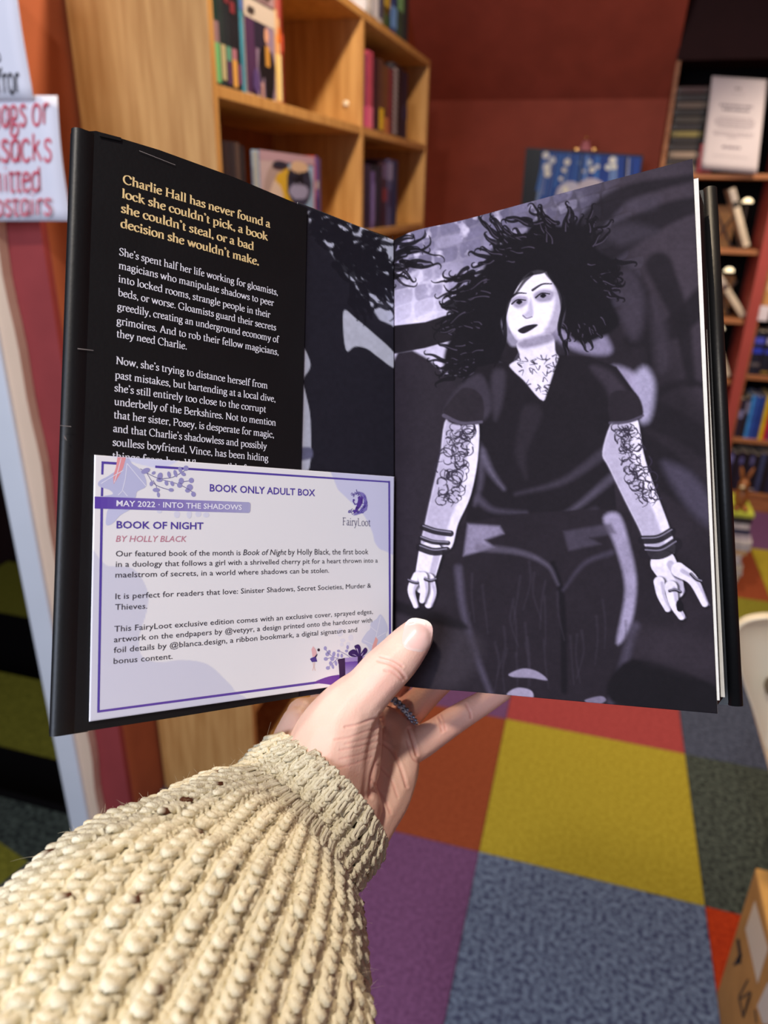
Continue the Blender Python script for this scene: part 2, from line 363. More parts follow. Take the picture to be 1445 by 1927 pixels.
# ---------------------------------------------------------------- left bookcase
MARK1 = set(bpy.data.objects)
FX, BX = -.76, -1.062; Y0, Y1, YD = 1.456, 3.30, 2.415
bc = thing('bookcase', 'tall oak veneer bookcase with open square shelves against the orange wall', 'bookcase', ((FX+BX)/2, (Y0+Y1)/2, -.233))
for y in (Y0, YD-.011, Y1-.022): box('side_panel' if y != YD-.011 else 'divider', (BX, y, -.233), (FX, y+.022, 1.885), M_OAK, bc, .0015)
box('back_panel', (BX, Y0+.022, -.2), (BX+.008, Y1-.022, 1.885), mat('shaded_back_brown', (140, 92, 58), .7, .2, ns=20, na=.1), bc)  # browner than the oak: shade inside the bays is put into the colour
SHZ = [-.16, .1, .39, .68, .985, 1.285, 1.585]
for z in SHZ:
    box('shelf', (BX+.008, Y0+.022, z), (FX-.002, YD-.011, z+.022), M_OAK, bc, .001)
    box('shelf', (BX+.008, YD+.011, z), (FX-.002, Y1-.022, z+.022), M_OAK, bc, .001)
box('top_board', (BX, Y0, 1.885), (FX, Y1, 1.907), M_OAK, bc, .0015)
box('plinth', (FX-.03, Y0+.022, -.232), (FX-.012, Y1-.022, -.16), M_OAK, bc)
pc = onY(651, 195, YD-.012); V, Fc = lathe([(0, 0), (.004, 0), (.008, .001), (.009, .003), (.009, .006)], (0, 0, 0), 16)
V = [(pc[0]+v[0], YD-.0165+v[2], pc[2]+v[1]) for v in V]; mesh('screw_cap', V, Fc, mat('white_cap', (235, 225, 205), .3), bc, smooth=True)
LEFT_ROOTS = [o for o in bpy.data.objects if o not in MARK1 and o.parent is None]
# ---------------------------------------------------------------- right bookcases
bl = thing('bookcase', 'brown bookcase section left of the red pillar holding the white notice', 'bookcase', (.42, 3.85, 0))
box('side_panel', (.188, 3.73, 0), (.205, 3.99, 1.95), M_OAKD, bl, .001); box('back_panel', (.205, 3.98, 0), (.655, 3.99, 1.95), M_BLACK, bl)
for z in (.1, .35, .625, .905, 1.205, 1.508): box('shelf', (.205, 3.735, z), (.653, 3.98, z+.02), M_OAKD, bl, .001)
br = thing('bookcase', 'brown bookcase to the right of the red pillar with low shelves of blue books', 'bookcase', (1.2, 3.85, 0))
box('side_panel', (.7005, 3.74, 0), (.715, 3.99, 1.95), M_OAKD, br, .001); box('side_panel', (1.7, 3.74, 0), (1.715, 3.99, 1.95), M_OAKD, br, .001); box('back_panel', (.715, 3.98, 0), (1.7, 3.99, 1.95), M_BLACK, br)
for z in (.075, .348, .655, .975, 1.3, 1.6): box('shelf', (.715, 3.745, z), (1.7, 3.98, z+.02), M_OAKD, br, .001)
box('plinth', (.715, 3.75, 0), (1.7, 3.765, .075), M_OAKD, br)
# ================================================================ books and small things in the background
M_PAGES = mat('book_paper', (226, 216, 196), .8, .2, ns=300, na=.08, stretch=(1, 1, 1))
M_PRINT = attr_mat('printed_ink', .5, .4)
def book(label, o, a, b, t, d, h, col, up=(0, 0, 1), bands=(), group=None, rough=.4, cover_art=None):
    """book: o = corner, a = thickness dir, b = depth dir (away from the spine), up. bands: (from,to,colour) on the spine"""
    a, b, up, o = map(lambda v: np.array(v, float), (a, b, up, o)); a /= np.linalg.norm(a); b /= np.linalg.norm(b); up = up/np.linalg.norm(up)
    t -= .0008
    r = thing('book', label, 'book', o+a*t/2+b*d/2, group)
    m = mat('cover_%d_%d_%d' % tuple(col), col, rough, .45, ns=25, na=.12)
    prof = [(0, d), (0, .003), (t*.12, .0008), (t*.5, 0), (t*.88, .0008), (t, .003), (t, d), (t-.0018, d), (t-.0018, .005), (.0018, .005), (.0018, d)]
    P = [o+a*x+b*y for x, y in prof]; n = len(P); V = np.vstack([P, np.array(P)+up*h])
    Fc = [(i, (i+1) % n, n+(i+1) % n, n+i) for i in range(n)]
    for s in (0, n): Fc += [tuple(s+q for q in (0, 1, 9, 10)), tuple(s+q for q in (1, 2, 3, 4, 5, 8, 9)), tuple(s+q for q in (5, 6, 7, 8))]
    fix_normals(mesh('cover', V, Fc, m, r))
    V, Fc = fbox(o+a*.002+b*.0055+up*.003, a*(t-.004), b*(d-.009), up*(h-.006)); fix_normals(mesh('page_block', V, Fc, M_PAGES, r))
    if bands:
        for q in bands:
            f0, f1, c = q[:3]; m0, m1 = q[3:] if len(q) > 3 else (.1, .9); A = Acc()
            V, Fc = fbox(o-b*.0004+a*t*m0+up*h*f0, a*t*(m1-m0), b*.0012, up*h*(f1-f0)); A.add(V, Fc, c); A.build('spine_print', M_PRINT, r)
    return r
def cover_print(r, o, ex, ey, w, h, nrm, items, name='cover_print'):
    """items: (polygon in 0..1, colour) stacked on a face"""
    o, ex, ey, nrm = map(lambda v: np.array(v, float), (o, ex, ey, nrm)); A = Acc()
    for k, (P, c) in enumerate(items): A.poly([o+ex*w*p[0]+ey*h*p[1]+nrm*(.0005+.00025*k) for p in P], c)
    return A.build(name, M_PRINT, r)
def rect(x0, y0, x1, y1): return [(x0, y0), (x1, y0), (x1, y1), (x0, y1)]
def blob(cx, cy, rx, ry, n=14, j=.15, seed=0):
    r = random.Random(seed); return [(cx+rx*(1+r.uniform(-j, j))*math.cos(6.2832*k/n), cy+ry*(1+r.uniform(-j, j))*math.sin(6.2832*k/n)) for k in range(n)]
SY = lambda px, py: onX(px, py, FX)[1]
zU, zL, zT, zB = 1.607, 1.307, 1.907, 1.007
MARK2 = set(bpy.data.objects)
g1 = 'books on the upper shelf of the oak bookcase'
# upper left bay: green/dark comics
spec = [((34, 62, 58), .027, .238, 'dark green comic book against the side panel, pale green art low on spine', [(.02, .3, (120, 190, 130)), (.3, .45, (150, 120, 130))]),
        ((44, 56, 60), .024, .24, 'grey green comic book, second from the side panel on the upper shelf', [(.05, .3, (190, 180, 140)), (.62, .7, (110, 50, 60))]),
        ((40, 46, 54), .024, .24, 'charcoal comic book, third from the side panel on the upper shelf', [(.03, .2, (90, 60, 100)), (.6, .68, (120, 50, 60)), (.2, .3, (100, 160, 140))]),
        ((36, 38, 46), .024, .24, 'near black comic book with an orange and pink figure low on the spine', [(.02, .22, (226, 170, 90)), (.22, .3, (180, 120, 140)), (.55, .63, (130, 50, 60))]),
        ((34, 36, 44), .02, .24, 'near black comic book directly left of the cyan spine', [(.05, .2, (120, 70, 110))]),
        ((70, 150, 180), .018, .243, 'thin cyan spined comic book left of the face-out comic', [(.6, .98, (90, 120, 190))])]
y = Y0+.024
for c, t, h, lb, bands in spec:
    book(lb, (FX-.004, y, zU), (0, 1, 0), (-1, 0, 0), t, .17, h, c, bands=bands, group=None); y += t
yA = y+.004
b1 = book('face-out comic with a grey white cover and a figure in black on a pale ground', (FX-.02, yA+.155, zU), (1, 0, 0), (0, -1, 0), .014, .155, .242, (214, 204, 208))
cover_print(b1, (FX-.0062, yA, zU), (0, 1, 0), (0, 0, 1), .155, .242, (1, 0, 0), [
    (rect(.02, .02, .98, .6), (150, 130, 160)), (rect(.02, .02, .35, .58), (80, 50, 90)), (rect(.3, .38, .7, .6), (44, 38, 60)), (rect(0, .58, 1, .72), (208, 196, 188)),
    (rect(0, .74, 1, .96), (170, 140, 150)), (blob(.2, .85, .15, .09), (170, 90, 120)), (blob(.62, .85, .3, .1, seed=2), (96, 76, 78)), (blob(.5, .86, .06, .05), (200, 180, 176)),
    ([(.44, .38), (.62, .42), (.86, .38), (.95, .28), (.9, .1), (.82, .0), (.6, .0), (.48, .12), (.4, .25)], (26, 22, 28)), (blob(.68, .5, .07, .06), (220, 164, 140)),
    (rect(.62, .26, .76, .42), (206, 150, 70)), (rect(.5, 0, .56, .16), (140, 120, 150)), (rect(.1, .62, .3, .66), (70, 60, 60)), (blob(.28, .12, .12, .1, seed=4), (90, 70, 130)), (rect(.44, .0, .5, .12), (210, 160, 150))])
A = Acc(); pen_text(A, 'w', (FX-.004, yA+.01, zU+.19), (FX-.004, yA+.06, zU+.19), (0, 0, 1), .00007, 150, 90, (120, 60, 90), False)
y = yA+.158
for c, t, h, lb, bands in [((226, 190, 150), .016, .242, 'slim cream and orange comic right of the face-out comic', [(.02, .4, (250, 220, 130)), (.4, .55, (240, 170, 100)), (.75, .95, (190, 110, 100))]),
                           ((220, 170, 130), .016, .24, 'pale pink and yellow comic, second right of the face-out comic', [(.02, .4, (250, 232, 170)), (.5, .62, (226, 120, 50)), (.7, .9, (190, 90, 90))]),
                           ((130, 42, 34), .016, .232, 'deep red comic at the end of the row on the upper shelf', [(.45, .6, (200, 80, 60))])]:
    book(lb, (FX-.006, y, zU), (0, 1, 0), (-1, 0, 0), t, .17, h, c, bands=bands); y += t
# lower left bay
y = Y0+.03
for c, t, h, lb in [((60, 30, 32), .02, .2, 'dark red book against the side panel on the shelf below'), ((52, 42, 46), .03, .205, 'dark brown book, second on the shelf below'),
                    ((50, 44, 50), .03, .205, 'dark grey brown book, third on the shelf below'), ((86, 70, 66), .022, .205, 'taupe book, fourth on the shelf below'), ((40, 34, 38), .022, .2, 'black brown book left of the colourful face-out comic')]:
    book(lb, (FX-.012, y, zL), (0, 1, 0), (-1, 0, 0), t, .16, h, c); y += t
yB = 1.655
b2 = book('face-out comic with a sky blue and yellow cover and a round dark title badge', (FX-.02, yB+.34, zL), (1, 0, 0), (0, -1, 0), .02, .34, .196, (150, 180, 220))
cover_print(b2, (FX-.0004, yB, zL), (0, 1, 0), (0, 0, 1), .34, .196, (1, 0, 0), [
    (rect(.0, .0, .45, 1), (190, 170, 180)), (rect(.0, .9, 1, 1), (180, 150, 170)), (blob(.3, .55, .26, .35, seed=5), (168, 148, 150)), (blob(.42, .55, .2, .28, seed=3), (206, 168, 50)),
    (blob(.25, .4, .14, .3, seed=9), (210, 190, 180)), (blob(.6, .2, .16, .2, seed=8), (200, 210, 236)), (blob(.8, .2, .14, .2, seed=12), (120, 180, 230)),
    (blob(.68, .66, .24, .26, 20, .04), (54, 56, 84)), (blob(.68, .86, .17, .07, 14, .1), (206, 176, 150)), (blob(.66, .58, .18, .1, 16, .1), (150, 150, 190)), (blob(.33, .87, .13, .04), (40, 40, 60)), (blob(.8, .08, .14, .06), (96, 80, 110))])
A = Acc()
for s, y0_, y1_, zz, k in (('FAMILY', .47, .89, .66, .03),):
    sans_text(A, s, (FX+.003, yB+.34*y0_, zL+.196*zz), (FX+.003, yB+.34*y1_, zL+.196*zz), (0, 0, 1), k, (24, 22, 30), .03)
A.build('cover_lettering', M_PRINT, b2)
y = yB+.343
for c, t, h, lb, bands in [((206, 74, 60), .022, .2, 'bright red spine right of the blue face-out comic', [(.02, .2, (236, 200, 110)), (.7, .9, (190, 90, 130))]),
                           ((110, 84, 150), .022, .2, 'purple mottled spine, second right of the blue face-out comic', [(.1, .2, (220, 210, 130)), (.35, .5, (60, 50, 110)), (.6, .7, (190, 180, 190))]),
                           ((84, 66, 112), .02, .195, 'muted violet spine, last on the shelf below', [])]:
    book(lb, (FX-.006, y, zL), (0, 1, 0), (-1, 0, 0), t, .16, h, c, bands=bands); y += t
# right bay upper
y = YD+.02
for c, t, h, lb, bands in [((150, 60, 120), .05, .2, 'magenta book beside the divider in the right bay', [(.02, .3, (220, 90, 160))]), ((190, 80, 110), .05, .215, 'dusty pink book, second in the right bay', [(.02, .3, (236, 120, 160))]),
                           ((60, 34, 44), .05, .205, 'maroon black book right of the pink books', []), ((90, 60, 50), .04, .21, 'dark brown book with a yellow patch low on its spine', [(.04, .34, (226, 190, 40))]),
                           ((110, 70, 46), .05, .2, 'copper brown book in the right bay', [(.02, .25, (190, 120, 70))]), ((120, 50, 60), .035, .2, 'wine red book left of the white striped spine', []),
                           ((52, 46, 54), .045, .225, 'black book with a white comb of stripes on its spine', [(.05+.07*k, .09+.07*k, (190, 180, 190)) for k in range(13)]),
                           ((28, 24, 34), .06, .222, 'black book right of the striped spine', []), ((36, 30, 52), .05, .215, 'midnight blue book, last in the right bay', [(.3, .5, (50, 44, 80))])]:
    t *= 1.3; book(lb, (FX-.012, y, zU), (0, 1, 0), (-1, 0, 0), t, .17, h, c, bands=bands); y += t+.002
y = YD+.02
for c, t, h, lb, bands in [((36, 26, 40), .06, .19, 'black plum book beside the divider, lower right bay', []), ((48, 34, 60), .05, .2, 'dark violet book, second in the lower right bay', []), ((104, 88, 150), .03, .18, 'thin lilac spine in the lower right bay', [(.1, .8, (130, 116, 180))]),
                           ((30, 24, 34), .06, .2, 'black book right of the lilac spine', []), ((60, 30, 40), .05, .215, 'dark book with a dull red emblem, lower right bay', [(.4, .6, (130, 50, 56)), (.75, .97, (110, 96, 140))]),
                           ((84, 84, 130), .05, .225, 'grey blue book in the lower right bay', [(.3, .55, (60, 50, 90)), (.7, .95, (150, 146, 190))]), ((34, 40, 84), .05, .225, 'navy book, last in the lower right bay', [])]:
    t *= 1.35; book(lb, (FX-.02, y, zL), (0, 1, 0), (-1, 0, 0), t, .17, h, c, bands=bands); y += t+.003
# on top
y = YD+.06
for c, t, h, lb, bands in [((200, 204, 214), .05, .2, 'white paperback on top of the bookcase above the divider', [(.1, .5, (230, 230, 240)), (.6, .7, (80, 70, 90))]), ((90, 100, 120), .04, .2, 'slate paperback, second on top of the bookcase', [(.05, .4, (220, 220, 235))]),
                           ((190, 196, 210), .045, .19, 'pale grey paperback, third on top of the bookcase', [(.1, .6, (80, 80, 110))]), ((90, 80, 40), .06, .21, 'dark gold paperback on top of the bookcase', [(.3, .6, (190, 160, 60)), (.05, .2, (60, 90, 60))]),
                           ((40, 70, 130), .06, .2, 'cobalt blue paperback on top of the bookcase', [(.1, .4, (110, 160, 230))]), ((50, 80, 70), .06, .21, 'bottle green paperback on top of the bookcase', [(.4, .7, (120, 170, 120))]),
                           ((36, 50, 60), .05, .2, 'dark teal paperback, last on top of the bookcase', [])]:
    t *= 1.35; book(lb, (FX-.012, y, zT), (0, 1, 0), (-1, 0, 0), t, .17, h, c, bands=bands); y += t+.004
rescale([o for o in bpy.data.objects if o not in MARK2 and o.parent is None]+LEFT_ROOTS+WALLS_L, .859)
# ---- right section left of the pillar: flat stacked books
zs = 1.528; x0 = .215
stk = [((120, 108, 96), .03), ((44, 36, 36), .028), ((128, 112, 100), .028), ((40, 34, 36), .03), ((36, 30, 32), .024), ((120, 110, 60), .024), ((38, 32, 36), .03), ((60, 54, 50), .026), ((34, 28, 30), .028), ((92, 78, 70), .026), ((36, 28, 32), .03), ((60, 34, 36), .028)]
words = ['grey buff book, bottom of the flat stack left of the notice', 'black book, second from the bottom of the flat stack', 'pale taupe book, third from the bottom of the flat stack', 'black book, fourth from the bottom of the flat stack',
         'dark brown book, fifth from the bottom of the flat stack', 'olive gold book, midway up the flat stack', 'black book above the olive gold one in the stack', 'dim grey book, eighth from the bottom of the flat stack', 'black book, ninth from the bottom of the flat stack',
         'brown grey book, tenth from the bottom of the flat stack', 'black book, second from top of the flat stack', 'dark maroon book, topmost of the flat stack']
for (c, t), lb in zip(stk, words):
    book(lb, (x0+random.uniform(-.006, .006), 3.75, zs), (0, 0, 1), (0, 1, 0), t, .15, .125, c, up=(1, 0, 0), bands=[(.15, .85, tuple(int(q*1.15) for q in c))]); zs += t
for k in range(3): book(('short red book standing left of the notice, nearest the stack', 'short red book, middle of the three by the notice', 'short red book tucked behind the edge of the notice')[k], (.340+.0205*k, 3.752, 1.528), (1, 0, 0), (0, 1, 0), .02, .12, .115-.004*k, (200, 40, 50))
# notice
TLn, TRn, BLn, BRn = (onY(px, py, 3.715) for px, py in ((1340, 143), (1443, 150), (1318, 318), (1424, 327)))
nt_ = thing('notice', 'white printed paper notice hung in front of the shelf beside the red pillar', 'notice', (BLn+BRn)/2)
V = []; n = 12
for j in range(n+1):
    for i in range(n+1):
        u, v = i/n, j/n; p = (TLn*(1-u)+TRn*u)*(1-v)+(BLn*(1-u)+BRn*u)*v; p = p+np.array([0, -.006*math.sin(v*3.1), 0]); V.append(p)
Fc = [(j*(n+1)+i, j*(n+1)+i+1, (j+1)*(n+1)+i+1, (j+1)*(n+1)+i) for j in range(n) for i in range(n)]
ob = mesh('sheet', V, Fc, mat('notice_paper', (204, 196, 204), .6, .3, ns=8, na=.04), nt_, smooth=True); sm = ob.modifiers.new('thickness', 'SOLIDIFY'); sm.thickness = .0006
A = Acc(); rr = random.Random(3)
def nline(v, u0, u1, h, c):
    def q(u, v): 
        p = (TLn*(1-u)+TRn*u)*(1-v)+(BLn*(1-u)+BRn*u)*v; return p+np.array([0, -.006*math.sin(v*3.1)-.0012, 0])
    u = u0
    while u < u1:
        wd = rr.uniform(.03, .09); e = min(u+wd, u1)
        A.poly([q(u, v-h), q(e, v-h), q(e, v+h*.2), q(u, v+h*.2)], c); u = e+.018
for v, a_, b_, h, c in [(.30, .2, .8, .018, (110, 98, 116)), (.345, .26, .74, .018, (90, 80, 100)), (.43, .2, .82, .01, (150, 138, 150)), (.455, .15, .86, .01, (150, 138, 150)), (.48, .15, .86, .01, (150, 138, 150)), (.505, .17, .85, .01, (150, 138, 150)), (.53, .22, .8, .01, (150, 138, 150)),
                        (.585, .14, .88, .01, (150, 138, 150)), (.61, .16, .86, .01, (150, 138, 150)), (.635, .4, .58, .01, (150, 138, 150)), (.745, .33, .66, .02, (120, 108, 124)), (.84, .2, .8, .008, (160, 150, 160)), (.12, .45, .55, .02, (130, 120, 130)), (.17, .38, .64, .008, (180, 170, 180))]: nline(v, a_, b_, h, c)
A.build('printed_lines', M_PRINT, nt_)
# leaning display books with small lamps on the shelves below the notice
for k, (zs_, pts) in enumerate(((1.225, ((1377, 355), (1406, 458))), (.925, ((1352, 520), (1400, 590))), (.645, ((1347, 640), (1369, 708))))):
    top, bot = onY(*pts[0], 3.765), onY(*pts[1], 3.765); bot[2] = zs_+.012; ax = (top-bot); hh = np.linalg.norm(ax); ax /= hh
    side = np.cross(ax, (0, 1, 0)); nm = ('topmost', 'middle', 'lowest')[k]
    book('cream edged book leaning diagonally on the %s shelf below the notice' % nm, bot-side*.014, side, (0, 1, 0), .028, .15, hh, (210, 196, 176), up=ax, bands=[(.68, .78, (60, 30, 36) if k else (30, 26, 28)), (.78, .98, (180, 170, 164))])
    b_ = thing('book_stand', 'dark crossed wooden book stand behind the %s leaning book' % nm, 'stand', (bot[0]-.09, 3.83, zs_))
    for s in (0, 1):
        p0 = np.array([bot[0]-.15+s*.10, 3.82, zs_+.002]); p1 = p0+np.array([.10*(1-2*s), 0, .16]); d = p1-p0; d2 = np.cross(d, (0, 1, 0)); d2 = d2/np.linalg.norm(d2)*.008
        V, Fc = fbox(p0-d2/2+(0, s*.013, 0), d, d2, (0, .012, 0)); fix_normals(mesh('strut', V, Fc, mat('dark_stand', (50, 32, 26), .5), b_))
    V, Fc = fbox((bot[0]-.17, 3.9, zs_), (.12, 0, 0), (0, .02, 0), (0, 0, .17))
    kb = thing('box', 'tan card box standing behind the %s crossed stand' % nm, 'box', (bot[0]-.11, 3.91, zs_)); mesh('body', V, Fc, mat('tan_box', (190, 140, 84), .6, ns=12, na=.1), kb)
    V, Fc = fbox((bot[0]-.171, 3.898, zs_+.15), (.122, 0, 0), (0, .024, 0), (0, 0, .024)); mesh('lid', V, Fc, mat('tan_lid', (150, 104, 60), .6, ns=12, na=.1), kb)
    lc = [(1407, 378), (1372, 508), (1354, 617)][k]; c = onY(lc[0], lc[1], 3.79)
    lp = thing('shelf_lamp', 'small domed shelf lamp glowing cream on the %s shelf below the notice' % nm, 'lamp', (c[0], c[1], zs_))
    V, Fc = lathe([(.016, 0), (.016, .004), (.003, .006), (.003, c[2]-zs_-.006)], (c[0], c[1], zs_), 12); mesh('stem', V, Fc, mat('lamp_stem', (60, 50, 46), .4), lp)
    V, Fc = lathe([(.0005, 0), (.020, 0), (.022, .004), (.018, .012), (.010, .018), (.0005, .020)], (c[0], c[1], c[2]-.008), 18); mesh('dome_shade', V, Fc, mat('lamp_glow', (255, 236, 196), .4, emit=1.1), lp, smooth=True)
# right bookcase books
def row(x, z, items, yf=3.76):
    for c, t, h, lb, bands in items:
        book(lb, (x, yf, z), (1, 0, 0), (0, 1, 0), t, .16, h, c, bands=bands); x += t+.001
row(.718, .675, [((24, 26, 44), .05, .2, 'black book with two glossy blue bands beside the pillar', [(.72, .86, (70, 80, 200)), (.5, .62, (40, 60, 190)), (.2, .28, (90, 84, 90))]), ((22, 24, 40), .045, .2, 'black book right of the banded one', [(.72, .86, (180, 180, 220)), (.5, .6, (50, 60, 180)), (.05, .1, (150, 120, 40))]),
                 ((26, 40, 70), .04, .21, 'dark navy book on the third shelf up', [(.3, .5, (50, 90, 160))]), ((80, 70, 50), .04, .19, 'bronze brown book on the third shelf up', [])])
row(.72, .368, [((44, 34, 56), .022, .19, 'dark plum book beside the pillar on the second shelf up', [(.5, .7, (130, 130, 180))]), ((36, 30, 40), .02, .2, 'black book, second on the second shelf up', [(.6, .9, (120, 120, 150))]),
                ((60, 140, 220), .016, .21, 'light sky blue spine on the second shelf up', []), ((50, 90, 180), .014, .21, 'mid blue spine right of the sky blue one', []), ((36, 70, 160), .016, .205, 'royal blue spine on the second shelf up', []),
                ((40, 60, 140), .014, .21, 'deep blue spine left of the yellow book', []), ((222, 190, 20), .018, .215, 'bright yellow spine on the second shelf up', []), ((190, 40, 60), .02, .2, 'crimson spine right of the yellow book', []), ((50, 50, 120), .03, .2, 'indigo book right of the crimson one', []), ((60, 90, 120), .03, .2, 'steel blue book, last in view on the second shelf up', [])])
row(.72, .098, [((50, 46, 80), .024, .2, 'violet grey book beside the pillar on the bottom shelf', [(.7, .9, (110, 110, 170))]), ((30, 26, 40), .022, .19, 'black book, second on the bottom shelf', []), ((40, 34, 56), .022, .2, 'dark purple book, third on the bottom shelf', [(.7, .85, (90, 90, 150))]),
                ((28, 24, 34), .024, .195, 'black book, fourth on the bottom shelf', [(.04, .08, (180, 170, 180))]), ((34, 34, 60), .022, .2, 'dark indigo book, fifth on the bottom shelf', [(.7, .9, (90, 90, 140)), (.04, .08, (190, 180, 190))]), ((26, 22, 32), .024, .19, 'black book, sixth on the bottom shelf', [(.04, .08, (190, 180, 190))]),
                ((60, 70, 110), .022, .2, 'blue grey book, seventh on the bottom shelf', []), ((28, 26, 36), .024, .2, 'black book, eighth on the bottom shelf', []), ((40, 40, 70), .03, .19, 'dull indigo book, last in view on the bottom shelf', [])])
row(.72, .995, [((200, 150, 90), .04, .2, 'tan orange book beside the pillar on the fourth shelf up', [(.3, .5, (230, 190, 150))]), ((60, 44, 60), .04, .19, 'dark mauve book on the fourth shelf up', []), ((120, 60, 40), .04, .2, 'russet book on the fourth shelf up', [])])
lo = onY(1413, 606, 3.735); wb = mesh('shelf_card', *rbox((lo[0], 3.733, .925), (.066, 0, 0), (0, .005, 0), (0, 0, .066), .002), mat('white_card', (226, 220, 232), .6, ns=9, na=.02)); tag(wb, 'small square white shelf card clipped to a shelf edge right of the pillar', 'card')
# magazine stack on the floor with a rabbit figurine on top
zz = .002; cols = [(196, 186, 176), (210, 200, 190), (176, 168, 172), (214, 206, 190), (186, 178, 180), (206, 196, 184), (190, 186, 196), (216, 206, 200), (206, 170, 130), (196, 190, 200), (222, 214, 216), (190, 180, 196), (60, 60, 90), (214, 206, 210), (40, 36, 42), (190, 200, 70)]
for k, c in enumerate(cols):
    t = (.02, .026, .022, .018)[k % 4]; dx = random.uniform(-.008, .008)+(.015 if 7 < k < 12 else 0); X1 = .662+dx; yy = 2.80+random.uniform(-.01, .01)
    lb = ('bottom', 'second', 'third', 'fourth', 'fifth', 'sixth', 'seventh', 'eighth', 'ninth', 'tenth', 'eleventh', 'twelfth', 'thirteenth', 'fourteenth', 'fifteenth', 'top')[k]
    book('%s book counting upward in the floor stack behind the open book, %s cover' % (lb, 'lime green' if k == 15 else 'black' if k == 14 else 'navy' if k == 12 else 'orange tan' if k == 8 else 'pale'), (X1-.17, yy, zz), (0, 0, 1), (0, 1, 0), t, .21, .17, c, up=(1, 0, 0), bands=[(.2, .8, tuple(int(q*.9) for q in c))])
    zz += t
zz = zz-.0005
def ell(A, c, r, col=(0, 0, 0), n=12, m_=8, rot=None):
    V = []; Fc = []
    for i in range(m_+1):
        p = math.pi*i/m_
        for k in range(n):
            a = 2*math.pi*k/n; v = np.array([r[0]*math.sin(p)*math.cos(a), r[1]*math.sin(p)*math.sin(a), r[2]*math.cos(p)])
            if rot is not None: v = rot@v
            V.append(np.array(c)+v)
    for i in range(m_):
        for k in range(n): Fc.append((i*n+k, i*n+(k+1) % n, (i+1)*n+(k+1) % n, (i+1)*n+k))
    A.add(V, Fc, col)
rb = thing('rabbit_figurine', 'small brown wooden rabbit figurine standing on the floor stack of books', 'figurine', (.62, 2.86, zz)); mb = mat('figurine_wood', (150, 92, 48), .45, ns=14, na=.2)
A = Acc(); ell(A, (.62, 2.86, zz+.045), (.026, .03, .046)); ell(A, (.615, 2.84, zz+.10), (.020, .022, .022)); ell(A, (.605, 2.83, zz+.01), (.012, .024, .010)); ell(A, (.635, 2.83, zz+.01), (.012, .024, .010)); A.build('body', mb, rb, colored=False, smooth=True)
for s in (-1, 1):
    A = Acc(); ell(A, (.615+s*.014, 2.845, zz+.142), (.007, .005, .028), rot=np.array(Matrix.Rotation(s*.3, 3, 'Y'))); A.build('ear', mb, rb, colored=False, smooth=True)
A = Acc(); ell(A, (.607, 2.818, zz+.098), (.008, .004, .006)); A.build('muzzle', mat('figurine_cream', (240, 220, 180), .4), rb, colored=False, smooth=True)
# ---------------------------------------------------------------- glossy framed blue picture on a table by the back wall
tb = thing('side_table', 'dark side table against the red back wall carrying the blue picture', 'table', (-.35, 3.65, 0)); mt = mat('dark_table', (36, 28, 30), .35)
box('table_top', (-.80, 3.45, 1.22), (.16, 3.88, 1.25), mt, tb, .003)
for x in (-.77, .10):
    for y in (3.48, 3.82): box('leg', (x, y, 0), (x+.03, y+.03, 1.22), mt, tb, .002)
pTL, pTR = onY(990, 278, 3.66), onY(1211, 292, 3.66); PW = pTR[0]-pTL[0]
fr = thing('framed_picture', 'glossy black framed picture of blue light streaks standing on the dark side table', 'picture', (pTL[0]+PW/2, 3.67, 1.251))
def PP(u, v, d=0): return np.array([pTL[0]-.02*(1-v)*0+PW*u, 3.655-d, 1.251+(pTL[2]-1.251)*v+(pTR[2]-pTL[2])*u*v])
V, Fc = prism([PP(0, 0), PP(1, 0), PP(1, 1), PP(0, 1)], (0, .03, 0)); fix_normals(mesh('frame', V, Fc, mat('frame_black', (12, 11, 15), .4, .25), fr))
A = Acc(); rr = random.Random(11)
A.poly([PP(.14, .04, .001), PP(.985, .04, .001), PP(.985, .975, .001), PP(.14, .975, .001)], (30, 64, 150))
for k in range(40):
    u = rr.uniform(.16, .88); v0 = rr.uniform(.1, .6); wdt = rr.uniform(.006, .03); cx = .5; du = (cx-u)*-.12
    c = rr.choice([(40, 90, 180), (70, 130, 210), (20, 30, 60), (130, 160, 210), (60, 110, 190), (24, 24, 44), (190, 190, 210)])
    A.poly([PP(u+du, v0, .0012+.00012*k), PP(u+du+wdt, v0, .0012+.00012*k), PP(u+wdt, .96, .0012+.00012*k), PP(u, .96, .0012+.00012*k)], c)
for u, v, r, c in [(.18, .93, .03, (235, 240, 240)), (.24, .88, .03, (220, 228, 236)), (.2, .8, .035, (240, 244, 240)), (.21, .73, .03, (245, 246, 236)), (.37, .87, .028, (240, 240, 230)), (.35, .78, .02, (236, 236, 226)), (.33, .68, .018, (240, 240, 226)), (.56, .88, .024, (200, 216, 230)), (.59, .8, .024, (244, 244, 230)), (.63, .84, .02, (220, 226, 226)), (.75, .92, .03, (240, 242, 236)), (.72, .84, .026, (225, 232, 232)), (.77, .85, .024, (235, 238, 230)), (.47, .87, .014, (110, 140, 190)), (.52, .78, .012, (220, 220, 210)), (.38, .56, .03, (240, 240, 225)), (.42, .5, .12, (200, 200, 220)), (.6, .52, .14, (196, 190, 206))]:
    A.poly([PP(u+r*math.cos(t), v+r*1.35*math.sin(t), .0068+rr.uniform(0, .0008)) for t in np.linspace(0, 6.283, 15)[:-1]], c)
A.build('picture_print', attr_mat('glossy_print', .45, .2), fr)
fc = onY(1101, 284, 3.665); fg = thing('bell_ornament', 'pink bell shaped ornament with a gold knob on top of the blue picture', 'ornament', (fc[0], 3.665, fc[2]))
z0 = fc[2]+.001
